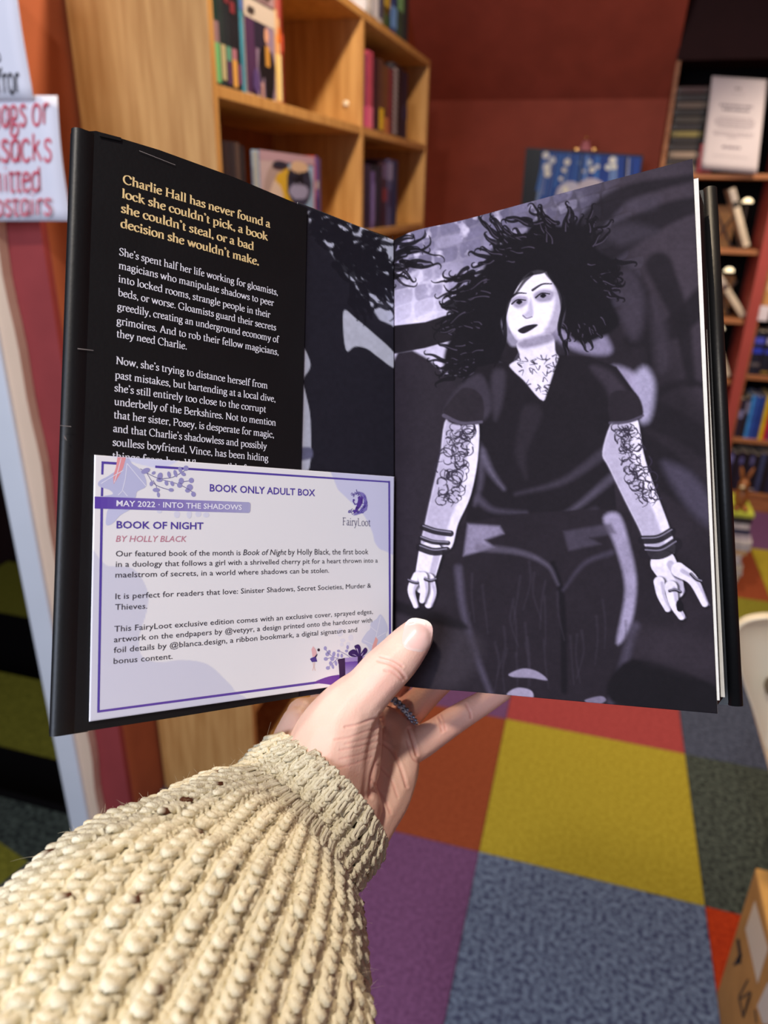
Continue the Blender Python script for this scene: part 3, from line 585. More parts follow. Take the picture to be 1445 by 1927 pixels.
V, Fc = lathe([(.0005, 0), (.034, 0), (.032, .006), (.020, .014), (.017, .03), (.012, .038), (.0005, .04)], (fc[0], 3.67, z0), 20); mesh('bell', V, Fc, mat('pink_satin', (206, 130, 140), .35, ns=20, na=.15), fg, smooth=True)
V, Fc = lathe([(.0005, 0), (.006, .002), (.009, .009), (.006, .016), (.0005, .02)], (fc[0], 3.67, z0+.04), 14); mesh('knob', V, Fc, mat('gold_metal', (220, 160, 90), .25, metal=1), fg, smooth=True)
for s in (-1, 1):
    V, Fc = lathe([(.0005, 0), (.005, .002), (.007, .007), (.005, .012), (.0005, .014)], (fc[0]+s*.046, 3.67, z0+.0), 12); mesh('foot_knob', V, Fc, mat('gold_metal', (0, 0, 0)), fg, smooth=True)
V, Fc = fbox((fc[0]-.05, 3.667, z0+.003), (.1, 0, 0), (0, .005, 0), (0, 0, .005)); mesh('foot_bar', V, Fc, mat('gold_metal', (0, 0, 0)), fg)
tr = thing('trinket', 'small purple glass trinket on the dark side table beside the bookcase', 'trinket', (-.72, 3.6, 1.251))
V, Fc = lathe([(.0005, 0), (.02, 0), (.01, .006), (.006, .02), (.012, .03), (.008, .042), (.0005, .046)], (-.72, 3.6, 1.2515), 16); mesh('body', V, Fc, mat('purple_glass', (150, 110, 170), .15, coat=.5), tr, smooth=True)
# ---------------------------------------------------------------- hand-lettered paper signs on the wall
M_PAPER = mat('sign_paper', (222, 224, 238), .6, .3, ns=7, na=.03)
def sign(label, corners, lines, Y=1.066):
    P = [onY(px, py, Y+dy) for px, py, dy in corners]; r = thing('paper_sign', label, 'sign', sum(P)/4)
    n = 10; V = []
    for j in range(n+1):
        for i in range(n+1):
            u, v = i/n, j/n; V.append((P[0]*(1-u)+P[1]*u)*(1-v)+(P[3]*(1-u)+P[2]*u)*v+np.array([0, .004*math.sin(u*5)*math.sin(v*4), 0]))
    Fc = [(j*(n+1)+i, j*(n+1)+i+1, (j+1)*(n+1)+i+1, (j+1)*(n+1)+i) for j in range(n) for i in range(n)]
    o = mesh('sheet', V, Fc, M_PAPER, r, smooth=True); o.modifiers.new('t', 'SOLIDIFY').thickness = .0007
    for s, x0, x1, y, yr_, hpx, col, th in lines:
        A = Acc(); a, b = onY(x0, y, Y-.006), onY(x1, yr_, Y-.006); u = hpx/F*1.3/430*1.0
        upv = (P[0]-P[3])/np.linalg.norm(P[0]-P[3]); pen_text(A, s, a, b, upv, u, th, th, col, serif=False); A.build('marker_lettering', attr_mat('marker_ink', .6, .2), r)
RED = (214, 74, 96); INK = (34, 34, 48)
sign('white paper sign in red marker reading bags or rucksacks, beneath the black lettered sign', [(-190, 176, 0), (108, 180, 0), (131, 416, 0), (-170, 416, 0)],
     [('no bags or', -66, 92, 243, 234, 30, RED, 62), ('rucksacks', -80, 98, 304, 303, 32, RED, 62), ('permitted', -74, 78, 364, 359, 29, RED, 62), ('upstairs', -36, 97, 407, 404, 25, RED, 62)])
sign('white paper sign in black marker, partly out of frame above the red lettered sign', [(-230, -110, -.004), (22, -112, -.004), (61, 187, -.004), (-190, 187, -.004)],
     [('not', -34, 14, 82, 84, 30, INK, 70), ('use', -34, 4, 132, 134, 24, INK, 70), ('mirror', -34, 38, 176, 174, 26, INK, 70)], Y=1.060)
# ---------------------------------------------------------------- cream plastic chair, seen at the right edge
ch = thing('chair', 'cream moulded plastic chair with a rounded back at the right edge', 'chair', (.56, 1.2, 0)); mcr = mat('cream_plastic', (238, 226, 200), .35, .5, ns=5, na=.03)
out = catmull([onY(px, py, 1.12) for px, py in ((1446, 1425), (1424, 1360), (1403, 1300), (1388, 1240), (1385, 1205), (1398, 1184), (1425, 1174), (1470, 1172), (1560, 1180), (1600, 1200), (1606, 1240), (1590, 1300), (1568, 1360), (1545, 1425))], 5)
c0 = out.mean(0); V = []; n = len(out); rings = [1.0, .985, .95, .8, .5, .2]
for q, dy in ((1.0, .012), (1.0, 0), (.985, -.006), (.95, -.002), (.8, .012), (.5, .024), (.2, .028)): V += [c0+(p-c0)*q+np.array([0, dy+.02, 0]) for p in out]
R_n = 7; Fc = [(k*n+i, k*n+(i+1) % n, (k+1)*n+(i+1) % n, (k+1)*n+i) for k in range(R_n-1) for i in range(n)]+[tuple((R_n-1)*n+i for i in range(n))]
mesh('backrest', V, Fc, mcr, ch, smooth=True)
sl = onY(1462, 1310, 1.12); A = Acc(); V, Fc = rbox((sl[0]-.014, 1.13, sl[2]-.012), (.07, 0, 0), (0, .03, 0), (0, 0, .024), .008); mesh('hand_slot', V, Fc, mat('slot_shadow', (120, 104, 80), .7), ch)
V, Fc = rbox((.42, 1.165, .43), (.34, 0, 0), (0, .36, 0), (0, 0, .035), .015); mesh('seat', V, Fc, mcr, ch, smooth=False)
for x in (.60, .74):
    for y in (1.19, 1.49): V, Fc = lathe([(.012, 0), (.012, .43)], (x, y, 0), 12); mesh('leg', V, Fc, mat('chair_metal', (190, 190, 190), .3, metal=1), ch, smooth=True)
# ---------------------------------------------------------------- cardboard box at the lower right
BXX = .395; yb = onX(1421, 1632, BXX); BH = yb[2]; BY1 = yb[1]; BY0 = BY1-.42
cb = thing('cardboard_box', 'brown cardboard carton with black handling marks standing on the carpet, lower right corner', 'box', (BXX+.15, (BY0+BY1)/2, 0)); mc = mat('cardboard', (190, 140, 82), .75, .2, ns=22, na=.1, bump=.1, bs=60)
box('body', (BXX, BY0, 0.001), (BXX+.3, BY1, BH-.003), mc, cb, .003)
box('flap', (BXX+.001, BY0+.001, BH-.003), (BXX+.149, BY1-.001, BH), mat('cardboard_lit_top', (214, 164, 92), .75, .2, ns=22, na=.08), cb, .001); box('flap', (BXX+.151, BY0+.001, BH-.003), (BXX+.299, BY1-.001, BH), MATS['cardboard_lit_top'], cb, .001)  # top flaps use a lighter cardboard colour for the light falling on them
def onb(px, py, d=.0006): p = onX(px, py, BXX); p[0] = BXX-d; return p
A = Acc(); A.poly([onb(*q) for q in ((1421, 1694), (1403, 1749), (1426, 1852), (1446, 1785))], (224, 208, 190)); A.poly([onb(*q) for q in ((1446, 1848), (1425, 1893), (1436, 1927), (1460, 1927), (1460, 1860))], (214, 204, 196)); A.build('paper_label', M_PRINT, cb)
A = Acc(); K = (30, 24, 22)
A.poly([onb(*q) for q in ((1386, 1768), (1392, 1767), (1397, 1800), (1392, 1811))], K); A.poly([onb(*q) for q in ((1391, 1795), (1396, 1812), (1379, 1818))], K)
def seg(p, q, w=3):
    p, q = np.array(p, float), np.array(q, float); d = q-p; nn = np.array([-d[1], d[0]])/np.linalg.norm(d)*w/2; A.poly([onb(*v) for v in (p+nn, q+nn, q-nn, p-nn)], K)
for p, q in (((1408, 1843), (1391, 1876)), ((1391, 1876), (1399, 1915)), ((1399, 1915), (1414, 1868)), ((1394, 1880), (1412, 1866)), ((1401, 1905), (1410, 1875)), ((1421, 1900), (1424, 1925))): seg(p, q)
A.build('handling_marks', M_PRINT, cb)
# ================================================================ the open book held in the hand
def cw(p): return CAM + RT*p[0] - UP*p[1] + FW*p[2]      # (right, down, forward) -> world
LT, LB, ST, SB, RTc, RBc = map(cw, ((-.1236, -.1523, .2917), (-.1240, .0833, .2728), (.0056, -.1475, .3948), (.0059, .0874, .3764), (.1340, -.1532, .3186), (.1361, .0821, .2993)))
def nz(v): return v/np.linalg.norm(v)
BUP = nz(ST-SB)                                   # up along the spine
LXV = nz((ST-LT)+(SB-LB)); LN = nz(np.cross(LXV, BUP)); LN = LN if LN@(CAM-ST) > 0 else -LN     # left plane, normal towards the reader
RXV = nz((RTc-ST)+(RBc-SB)); RN = nz(np.cross(RXV, BUP)); RN = RN if RN@(CAM-ST) > 0 else -RN
def onpl(px, py, O, N, d=0.0):
    r = ray(px, py); return CAM + r*(((O+N*d-CAM)@N)/(r@N))
LC = (LT+LB+ST+SB)/4; RC = (RTc+RBc+ST+SB)/4
def L_(px, py, d=0.0): return onpl(px, py, LC, LN, d)
def R_(px, py, d=0.0): return onpl(px, py, RC, RN, d)
bk = thing('open_book', 'open black hardback book with a white lettered jacket flap, held up by the hand', 'book', SB-BUP*.002)
M_JACK = mat('black_jacket', (15, 15, 17), .46, .35, ns=40, na=.12, bump=.04, bs=500)
M_BOARD = mat('black_board', (18, 17, 20), .5, .4, ns=60, na=.1)
M_SPRAY = mat('sprayed_black_edges', (20, 20, 27), .55, .4, ns=5, na=.3, stretch=(1, 1, 1))
M_SHEET = mat('white_page_edge', (206, 202, 194), .8, .2, ns=300, na=.05)
W3 = .003
# front board (behind the flap) and spine, back board
def slab(name, c4, N, t, m, bev=.0008, par=bk):
    V, Fc = prism(c4, -N*t); bm = bmesh.new(); vs = [bm.verts.new(v) for v in V]
    for f in Fc: bm.faces.new([vs[i] for i in f])
    bmesh.ops.recalc_face_normals(bm, faces=bm.faces)
    if bev: bmesh.ops.bevel(bm, geom=bm.edges[:], offset=bev, segments=2, affect='EDGES')
    bm.verts.index_update(); V = [tuple(v.co) for v in bm.verts]; Fc = [tuple(v.index for v in f.verts) for f in bm.faces]; bm.free()
    return mesh(name, V, Fc, m, par)
oL = -LN*.0012
slab('front_cover', [L_(136, 243, -.0012), L_(95, 1386, -.0012), L_(742, 1283, -.0012), L_(735, 445, -.0012)], LN, .0032, M_BOARD)
# jacket fore-edge fold: rounded roll along the left edge
V = []; Fc = []; n = 14
for end, (pa, pb) in enumerate((((150, 247), None), ((110, 1383), None))):
    c = L_(*pa, -.0012)
    for k in range(n):
        a = math.pi*(.5+k/(n-1)); V.append(c+LXV*(.0032*math.cos(a))+LN*(.0024*math.sin(a)+.0))
    V.append(c+LXV*.010+LN*-.0020); V.append(c+LXV*.010+LN*.0022)
m_ = n+2; Fc = [(k, (k+1) % m_, m_+(k+1) % m_, m_+k) for k in range(m_)]; fix_normals(mesh('jacket_fold', V, Fc, M_JACK, bk, smooth=True))
# flap sheet
fl = [L_(*q, .0011) for q in ((150, 248), (181, 246), (300, 282), (440, 333), (578, 391), (573, 640), (566, 900), (562, 1312), (330, 1350), (112, 1384))]
slab('jacket_flap', fl, LN, .0005, M_JACK, .0001)
tp = [L_(*q, .0019) for q in ((186, 248), (228, 259), (228, 265), (188, 256))]; slab('jacket_tear', tp, LN, .0004, M_JACK, 0)
A = Acc()
for q in (((146, 655), (176, 659), (176, 660), (146, 657)), ((113, 800), (134, 802), (134, 803.5), (113, 801)), ((120, 818), (124, 824), (126, 830), (121, 824)), ((262, 283), (330, 310), (330, 311), (262, 284.2))): A.poly([L_(*p, .0034 if p[0] < 135 else .0018) for p in q], (120, 112, 110))
A.build('scuff_marks', M_PRINT, bk)
GOLD, WH = (226, 196, 140), (232, 230, 240)
FL = [("Charlie Hall has never found a", 230.9, 344.2, 508.5, 428.5, 1), ("lock she couldn't pick, a book", 228.8, 371.2, 504, 452.6, 1), ("she couldn't steal, or a bad", 227.4, 398.8, 478, 471, 1), ("decision she wouldn't make.", 226.5, 427.0, 487.6, 499.4, 1),
      ("She's spent half her life working for gloamists,", 223.6, 479.4, 523, 555.8, 0), ("magicians who manipulate shadows to peer", 223, 505, 515.2, 575.8, 0), ("into locked rooms, strangle people in their", 222.4, 530.2, 508.5, 598, 0), ("beds, or worse. Gloamists guard their secrets", 221.6, 556, 519.5, 622.2, 0),
      ("greedily, creating an underground economy of", 220.5, 582.3, 524.5, 645, 0), ("grimoires. And to rob their fellow magicians,", 219.2, 609.3, 524.5, 668.3, 0), ("they need Charlie.", 218.7, 633.8, 352, 657.8, 0),
      ("Now, she's trying to distance herself from", 217.8, 684.3, 504, 731.4, 0), ("past mistakes, but bartending at a local dive,", 216, 711.5, 518.7, 756.5, 0), ("she's still entirely too close to the corrupt", 214.9, 735.8, 500.6, 776, 0), ("underbelly of the Berkshires. Not to mention", 214.6, 761.5, 519.2, 801.2, 0),
      ("that her sister, Posey, is desperate for magic,", 213.4, 786.5, 515.8, 823.8, 0), ("and that Charlie's shadowless and possibly", 212.6, 812.2, 502, 845.5, 0), ("soulless boyfriend, Vince, has been hiding", 211.4, 838.2, 505, 868, 0), ("things from her. When possible for an", 210.6, 864, 497, 891, 0)]
for g, nm in ((1, 'gold_lettering'), (0, 'white_lettering')):
    A = Acc()
    for s, x0, y0, x1, y1, b in FL:
        if b != g: continue
        pen_text(A, s, L_(x0, y0, .00118), L_(x1, y1, .00118), BUP, (.00238 if g else .00196)/430, 132 if g else 92, 60 if g else 44, GOLD if g else WH)
    A.build(nm, M_PRINT, bk)
# ---- painterly picture on the endpapers: a plain stand-in of the same tones (an ink-wash figure in dark clothes)
def sm(a, b, x): t = np.clip((x-a)/(b-a), 0, 1); return t*t*(3-2*t)
class Paint:
    def __init__(s, X, Y): s.X = X; s.Y = Y; s.C = np.zeros((len(X), 3)); X0, Y0_ = s.X, s.Y; s.X, s.Y = (X0+Y0_*.5)*1.0, (Y0_-X0*.5)*.28; st_ = s.noise(9, 79, 2); s.X, s.Y = X0, Y0_; s.br = np.clip(-.05+1.0*st_+.9*s.noise(34, 78, 2), 0, 1)
    def noise(s, sc, seed=0, o=3):
        r = np.random.default_rng(seed); v = 0*s.X
        for k in range(o):
            G = r.random((64, 64)); f = 2**k/sc; x = s.X*f+r.random()*50; y = s.Y*f+r.random()*50
            xi = np.floor(x).astype(int); yi = np.floor(y).astype(int); fx = sm(0, 1, x-xi); fy = sm(0, 1, y-yi)
            g = lambda i, j: G[i % 64, j % 64]
            v = v+((g(xi, yi)*(1-fx)+g(xi+1, yi)*fx)*(1-fy)+(g(xi, yi+1)*(1-fx)+g(xi+1, yi+1)*fx)*fy)/2**k
        return v/(2-2**(1-o))
    def mixin(s, a, idx, col): s.C[idx] = s.C[idx]*(1-a[:, None])+lin(col)*a[:, None]
    def poly(s, P, col, soft=2.0, alpha=1.0, curve=True):
        P = catmull(P, 5, True) if curve else np.array(P, float); pad = soft*2+2
        ix = np.nonzero((s.X > P[:, 0].min()-pad) & (s.X < P[:, 0].max()+pad) & (s.Y > P[:, 1].min()-pad) & (s.Y < P[:, 1].max()+pad))[0]
        if not len(ix): return
        x, y = s.X[ix], s.Y[ix]; ins = np.zeros(len(ix), bool); d = np.full(len(ix), 1e9); n = len(P)
        for i in range(n):
            ax, ay = P[i]; bx, by = P[(i+1) % n]
            if ay != by:
                c = ((ay > y) != (by > y)) & (x < (bx-ax)*(y-ay)/(by-ay)+ax); ins ^= c
            L2 = (bx-ax)**2+(by-ay)**2+1e-9; t = np.clip(((x-ax)*(bx-ax)+(y-ay)*(by-ay))/L2, 0, 1); d = np.minimum(d, np.hypot(x-ax-t*(bx-ax), y-ay-t*(by-ay)))
        sd = np.where(ins, d, -d); s.mixin(sm(-soft, soft, sd)*alpha, ix, col)
    def stroke(s, P, w0, w1, col, alpha=1.0, soft=1.0, curve=True, mid=None):
        P = catmull(P, 6) if curve else np.array(P, float); pad = max(w0, w1, mid or 0)+soft+2
        ix = np.nonzero((s.X > P[:, 0].min()-pad) & (s.X < P[:, 0].max()+pad) & (s.Y > P[:, 1].min()-pad) & (s.Y < P[:, 1].max()+pad))[0]
        if not len(ix): return
        x, y = s.X[ix], s.Y[ix]; best = np.full(len(ix), -1e9); n = len(P)
        for i in range(n-1):
            ax, ay = P[i]; bx, by = P[i+1]; L2 = (bx-ax)**2+(by-ay)**2+1e-9; t = np.clip(((x-ax)*(bx-ax)+(y-ay)*(by-ay))/L2, 0, 1); u = (i+t)/(n-1)
            w = (w0+(w1-w0)*u if mid is None else w0*(1-u)**2+2*mid*u*(1-u)*1.2+w1*u*u)/2
            best = np.maximum(best, w-np.hypot(x-ax-t*(bx-ax), y-ay-t*(by-ay)))
        s.mixin(sm(-soft, soft, best)*alpha, ix, col)
BASE = (40, 34, 42); DK = (22, 18, 25); PALE = (214, 210, 226); GREY = (150, 146, 170); MID = (80, 73, 90)
def curls(p, x, y, ang, n, length, seed, w=8, col=DK, spread=.65, light=True):
    r = random.Random(seed)
    for k in range(int(n*1.7)):
        a = ang+r.uniform(-spread, spread); L = length*r.uniform(.45, 1.0); P = []; cx, cy = x+r.uniform(-30, 30), y+r.uniform(-30, 30); f = r.uniform(.35, .6); am = r.uniform(.2, .5); ph = r.uniform(0, 6); st = L/16; cu = r.choice((-1, 1))*r.uniform(.3, .55)
        for q in range(18):
            P.append((cx, cy)); b = a+am*math.sin(ph+f*q)+(cu*max(0, q-11)); cx += st*math.cos(b)*(1 if q < 12 else .6); cy += st*math.sin(b)*(1 if q < 12 else .6)
        p.stroke(P, w*r.uniform(.8, 1.7), 1.6, col, .96, 1.0)
        if light and r.random() < .5: p.stroke([(u+2, v+2) for u, v in P[2:11]], 2.2, .8, MID, .75, 1.0)
def stones(p, x0, y0, x1, y1, seed, poly):
    r = random.Random(seed); y = y0
    while y < y1:
        x = x0+r.uniform(-20, 0); h = r.uniform(22, 32)
        while x < x1:
            w_ = r.uniform(32, 56); sx = x+(y-y0)*.15
            c = r.choice([(124, 120, 146), (106, 102, 128), (136, 132, 156), (92, 88, 112)]); yy = y-(x-x0)*.28
            f = poly(sx+w_/2, yy+h/2)
            if f > 0: p.poly([(sx+3, yy+4), (sx+w_*.5, yy-3), (sx+w_-5, yy-6), (sx+w_-3, yy+h*.5-6), (sx+w_-8, yy+h-10), (sx+w_*.4, yy+h-4), (sx+5, yy+h-1)], c, 2.2, .75*f)
            x += w_
        y += h
def art_right(X, Y):
    p = Paint(X, Y); p.C[:] = lin(BASE); p.C *= (.65+.75*p.noise(90, 1))[:, None]
    g = sm(1230, 800, X+.3*(Y-430))*sm(740, 590, Y+.1*(X-760)); p.C = p.C*(1-g[:, None]*.8)+lin((128, 124, 150))*(g[:, None]*.8)
    g = np.exp(-(((X-790)/120)**2+((Y-600)/95)**2)); p.C = p.C*(1-g[:, None])+lin((190, 186, 208))*g[:, None]
    stones(p, 730, 440, 1200, 720, 5, lambda x, y: max(0, min(1, (1220-x)/260))*max(0, min(1, (620-y)/90)))
    g = np.clip((p.noise(22, 8)-.6)*6, 0, 1)*sm(1160, 820, X)*sm(740, 600, Y); p.C = p.C*(1-g[:, None]*.6)+lin((206, 202, 222))*(g[:, None]*.6)
    p.poly([(1140, 320), (1310, 290), (1350, 560), (1340, 760), (1240, 560), (1180, 440)], (66, 58, 68), 60, .8)
    # lit floor wedge and the long dark sash of shadow crossing to the gutter
    p.poly([(730, 668), (790, 656), (850, 640), (890, 650), (880, 712), (800, 700), (730, 692)], (178, 174, 196), 2, 1, False)
    p.poly([(730, 614), (800, 606), (880, 580), (960, 540), (1010, 600), (960, 690), (860, 638), (800, 655), (730, 668)], (34, 29, 36), 1.5, 1, False)
    p.poly([(730, 692), (790, 696), (850, 708), (910, 700), (960, 760), (850, 860), (800, 1000), (730, 1010)], (40, 35, 43), 1.5, 1, False)
    p.poly([(730, 700), (850, 716), (840, 800), (800, 990), (780, 1300), (730, 1300)], (44, 38, 47), 4)
    for P, w0, w1 in (([(1080, 470), (1130, 400), (1190, 360), (1300, 335)], 60, 14), ([(1080, 500), (1180, 440), (1260, 400), (1330, 380)], 70, 26), ([(1060, 540), (1170, 520), (1216, 580), (1222, 690)], 60, 10), ([(1200, 800), (1230, 745), (1290, 720), (1340, 730)], 26, 8), ([(1210, 770), (1290, 810), (1340, 850)], 60, 40), ([(1200, 850), (1270, 900), (1340, 960)], 80, 60), ([(1190, 640), (1260, 620), (1330, 560)], 30, 50), ([(1240, 500), (1280, 600), (1300, 720)], 50, 16)):
        p.stroke(P, w0, w1, (30, 25, 32), .9, 7)
    p.poly([(1140, 430), (1190, 420), (1240, 435), (1200, 455), (1160, 460)], (66, 60, 72), 12, .6); p.poly([(1180, 380), (1240, 368), (1230, 392), (1190, 398)], (72, 66, 80), 12, .5)
    p.poly([(1160, 520), (1190, 510), (1212, 560), (1208, 620), (1190, 640), (1170, 600)], (70, 63, 76), 12, .6)
    p.poly([(1210, 690), (1232, 725), (1222, 790), (1195, 790), (1172, 740)], (150, 146, 172), 10, .85); p.poly([(1150, 690), (1190, 700), (1200, 740), (1170, 740)], (140, 134, 160), 8, .8); p.poly([(1225, 560), (1250, 600), (1260, 680), (1240, 700), (1228, 640)], (62, 55, 66), 12, .6)
    p.poly([(1245, 870), (1300, 890), (1338, 940), (1336, 990), (1290, 950)], (84, 78, 98), 12, .6); p.poly([(1040, 620), (1110, 600), (1150, 650), (1140, 668), (1090, 662), (1055, 645)], (128, 122, 148), 8, .9)
    # hair mass: wind-blown locks around a solid core
    p.poly([(838, 700), (840, 650), (866, 610), (858, 560), (905, 510), (930, 465), (985, 440), (1010, 415), (1050, 425), (1100, 425), (1125, 470), (1165, 500), (1150, 560), (1165, 610), (1120, 640), (1090, 645), (1060, 620), (1010, 560), (960, 580), (945, 660), (930, 715), (885, 712)], DK, 5, 1.0)
    p.poly([(870, 680), (880, 560), (960, 480), (1090, 480), (1120, 560), (1060, 620), (1000, 560), (950, 600), (930, 700)], DK, 2)
    for x, y, a, n, L, s_ in ((900, 530, 3.0, 16, 90, 21), (880, 600, 3.2, 14, 70, 22), (890, 670, 2.8, 12, 60, 23), (960, 470, -2.8, 14, 80, 24), (1020, 440, -2.5, 12, 70, 25), (1090, 450, -1.2, 10, 60, 29), (1130, 520, .1, 12, 60, 28), (1110, 580, .9, 12, 60, 26), (1080, 620, 1.2, 9, 50, 27)): curls(p, x, y, a, n, L, s_)
    curls(p, 740, 470, -.5, 9, 110, 31, 6); curls(p, 740, 500, .2, 8, 80, 32, 6); curls(p, 860, 690, 2.9, 8, 60, 33, 7)
    # a plain face, turned a little and looking up
    p.poly([(966, 552), (985, 522), (1012, 508), (1040, 520), (1056, 562), (1052, 606), (1030, 636), (1000, 648), (972, 640), (954, 606), (953, 576)], (212, 208, 224), 2)
    p.poly([(1036, 520), (1060, 560), (1056, 610), (1030, 642), (1010, 648), (1036, 600), (1044, 560)], (140, 134, 156), 5, .8); p.poly([(953, 590), (960, 620), (980, 645), (960, 650), (944, 610)], (150, 146, 168), 4, .7)
    p.poly([(960, 566), (974, 556), (992, 560), (990, 574), (972, 580)], (134, 128, 150), 4, .9); p.poly([(1004, 554), (1022, 544), (1042, 550), (1036, 566), (1012, 568)], (128, 122, 144), 4, .9)
    for (a, b) in (((958, 562), (990, 552)), ((1002, 546), (1038, 534))): p.stroke([a, ((a[0]+b[0])/2, (a[1]+b[1])/2-5), b], 5, 2.5, (34, 29, 38), .95, 1)
    for ex, ey in ((976, 568), (1021, 556)): p.stroke([(ex-13, ey+4), (ex-2, ey-4), (ex+13, ey-3)], 3.2, 2.2, (26, 22, 30), 1, .9); p.poly([(ex-5, ey+1), (ex+1, ey-4), (ex+7, ey), (ex+1, ey+5)], (26, 22, 30), 1.2)
    p.poly([(998, 560), (992, 584), (984, 594), (996, 598), (1004, 592), (1002, 575)], (160, 155, 178), 3.4, .8); p.stroke([(984, 594), (991, 599), (1001, 596)], 3, 2, (80, 74, 92), .8, 1)
    p.poly([(974, 622), (986, 614), (1004, 610), (1012, 612), (998, 622), (984, 628)], (38, 32, 42), 1.3); p.stroke([(1000, 516), (986, 530), (972, 550), (962, 560)], 8, 3, DK, .9, 1.5); p.stroke([(1030, 512), (1050, 540), (1058, 580), (1052, 630)], 12, 4, DK, .9, 2)
    # neck and collar with loose ornament
    p.poly([(975, 642), (1036, 628), (1046, 665), (1066, 685), (1044, 720), (1022, 754), (985, 715), (958, 690), (978, 672)], (200, 196, 214), 2)
    p.poly([(976, 642), (1038, 626), (1044, 640), (1010, 652), (982, 656)], (110, 104, 126), 5, .8); r = random.Random(5)
    for k in range(44):
        x, y = r.uniform(975, 1050), r.uniform(668, 735); a = r.uniform(0, 6.28)
        if abs(x-1015) < (752-y)*.75: p.stroke([(x, y), (x+8*math.cos(a), y+8*math.sin(a)), (x+9*math.cos(a+1.3), y+9*math.sin(a+1.3))], 3.2, 1.2, (56, 50, 66), .8, .8)
    # shirt
    p.poly([(1052, 668), (1110, 672), (1160, 690), (1196, 740), (1206, 780), (1150, 800), (1152, 870), (1160, 960), (1100, 1000), (1010, 1000), (920, 985), (876, 980), (890, 900), (905, 830), (900, 790), (834, 780), (870, 730), (900, 690), (950, 680), (1022, 760)], (31, 26, 33), 2.5, 1, False)
    p.poly([(862, 730), (905, 705), (925, 760), (905, 792), (838, 778)], (62, 56, 68), 6, .9); p.stroke([(836, 775), (870, 788), (903, 792)], 5, 3, (100, 94, 112), .7, 1.5); p.poly([(1110, 690), (1150, 700), (1190, 760), (1160, 780), (1140, 730)], (58, 51, 62), 8, .9); p.poly([(925, 705), (950, 700), (945, 760), (930, 790)], (66, 60, 72), 7, .7)
    for P, c, w in ((((905, 850), (925, 890), (948, 920)), (112, 106, 128), 16), (((898, 840), (905, 900), (893, 950)), (90, 84, 102), 18), (((1140, 850), (1060, 905), (970, 930)), (72, 66, 80), 20), (((1150, 900), (1090, 950), (1040, 980)), (92, 86, 104), 16), (((1000, 780), (980, 850), (990, 900)), (50, 44, 53), 40), (((900, 940), (930, 960), (990, 965)), (84, 78, 96), 14), (((1120, 960), (1060, 985), (1000, 990)), (66, 60, 74), 12)): p.stroke(P, w, 4, c, .6, 7)
    # trousers
    p.poly([(876, 985), (1160, 960), (1188, 1020), (1210, 1090), (1205, 1180), (1180, 1260), (1150, 1320), (940, 1310), (900, 1240), (870, 1140), (858, 1060)], (38, 32, 40), 3)
    p.poly([(880, 986), (940, 990), (948, 1004), (912, 1016), (930, 1030), (872, 1046)], (128, 122, 146), 4.5, .9, False); p.poly([(1135, 975), (1165, 968), (1186, 1030), (1198, 1100), (1186, 1180), (1160, 1210), (1176, 1110), (1158, 1030)], (146, 140, 166), 6, .85); p.poly([(1060, 1000), (1150, 985), (1160, 1004), (1110, 1012), (1130, 1024), (1070, 1036)], (76, 70, 86), 5, .7, False)
    p.stroke([(862, 1070), (872, 1150), (898, 1240), (925, 1310)], 14, 8, (92, 86, 106), .6, 7); p.stroke([(1195, 1180), (1170, 1260), (1150, 1320)], 18, 10, (90, 84, 104), .6, 8); p.stroke([(1040, 1060), (1058, 1130), (1062, 1300)], 10, 12, DK, .9, 4)
    for k in range(26):
        x = r.uniform(880, 1190); y = r.uniform(1050, 1240); p.stroke([(x, y), (x+r.uniform(-8, 8), y+40), (x+r.uniform(-14, 14), y+90)], 5, 2, (62, 56, 68), .35, 3)
    p.stroke([(900, 1030), (980, 1040), (1030, 1064), (1050, 1100)], 14, 4, (96, 90, 108), .6, 5); p.stroke([(1150, 1040), (1100, 1060), (1060, 1110)], 10, 4, (76, 70, 88), .6, 6)
    p.poly([(958, 1268), (985, 1258), (1012, 1264), (1030, 1280), (1000, 1276), (965, 1274)], (134, 128, 150), 2, .9); p.poly([(955, 1304), (975, 1294), (1000, 1300), (1000, 1316), (960, 1312)], (144, 138, 160), 2, .9); p.poly([(1100, 1318), (1130, 1310), (1140, 1318), (1120, 1328)], (120, 114, 136), 2, .8)
    p.poly([(740, 1160), (900, 1200), (860, 1290), (740, 1270)], (58, 52, 60), 20, .8); p.poly([(740, 1130), (860, 1165), (870, 1185), (740, 1150)], (28, 24, 30), 6, .9); p.poly([(1190, 1240), (1345, 1290), (1352, 1345), (1150, 1320)], (22, 18, 24), 6, 1.0); p.poly([(1210, 1180), (1335, 1200), (1338, 1270), (1200, 1230)], (52, 45, 54), 18, .8)
    def arm(P, seed, ln, fingers, bands):
        p.poly([(x+4, y+2) for x, y in P], DK, 5, .8); p.poly(P, (202, 198, 216), 1.8)
        n = len(P)//2; p.poly([P[k] for k in range(n, len(P))]+[tuple(np.array(P[k])*.72+np.array(P[len(P)-1-k])*.28) for k in range(n)], (142, 137, 160), 4, .75); (ax, ay, bx, by) = ln; r = random.Random(seed)
        for k in range(110):
            t = r.uniform(0, .8)**1.15; x = ax+(bx-ax)*t+r.uniform(-22, 22); y = ay+(by-ay)*t; a = r.uniform(0, 6.28); q = r.uniform(5, 13); w = r.uniform(2.2, 4.2)
            p.stroke([(x+q*math.cos(a+u), y+q*math.sin(a+u)*.9) for u in (0, .9, 1.8, 2.7)], w, 1.2, (50, 44, 60), .85, .8)
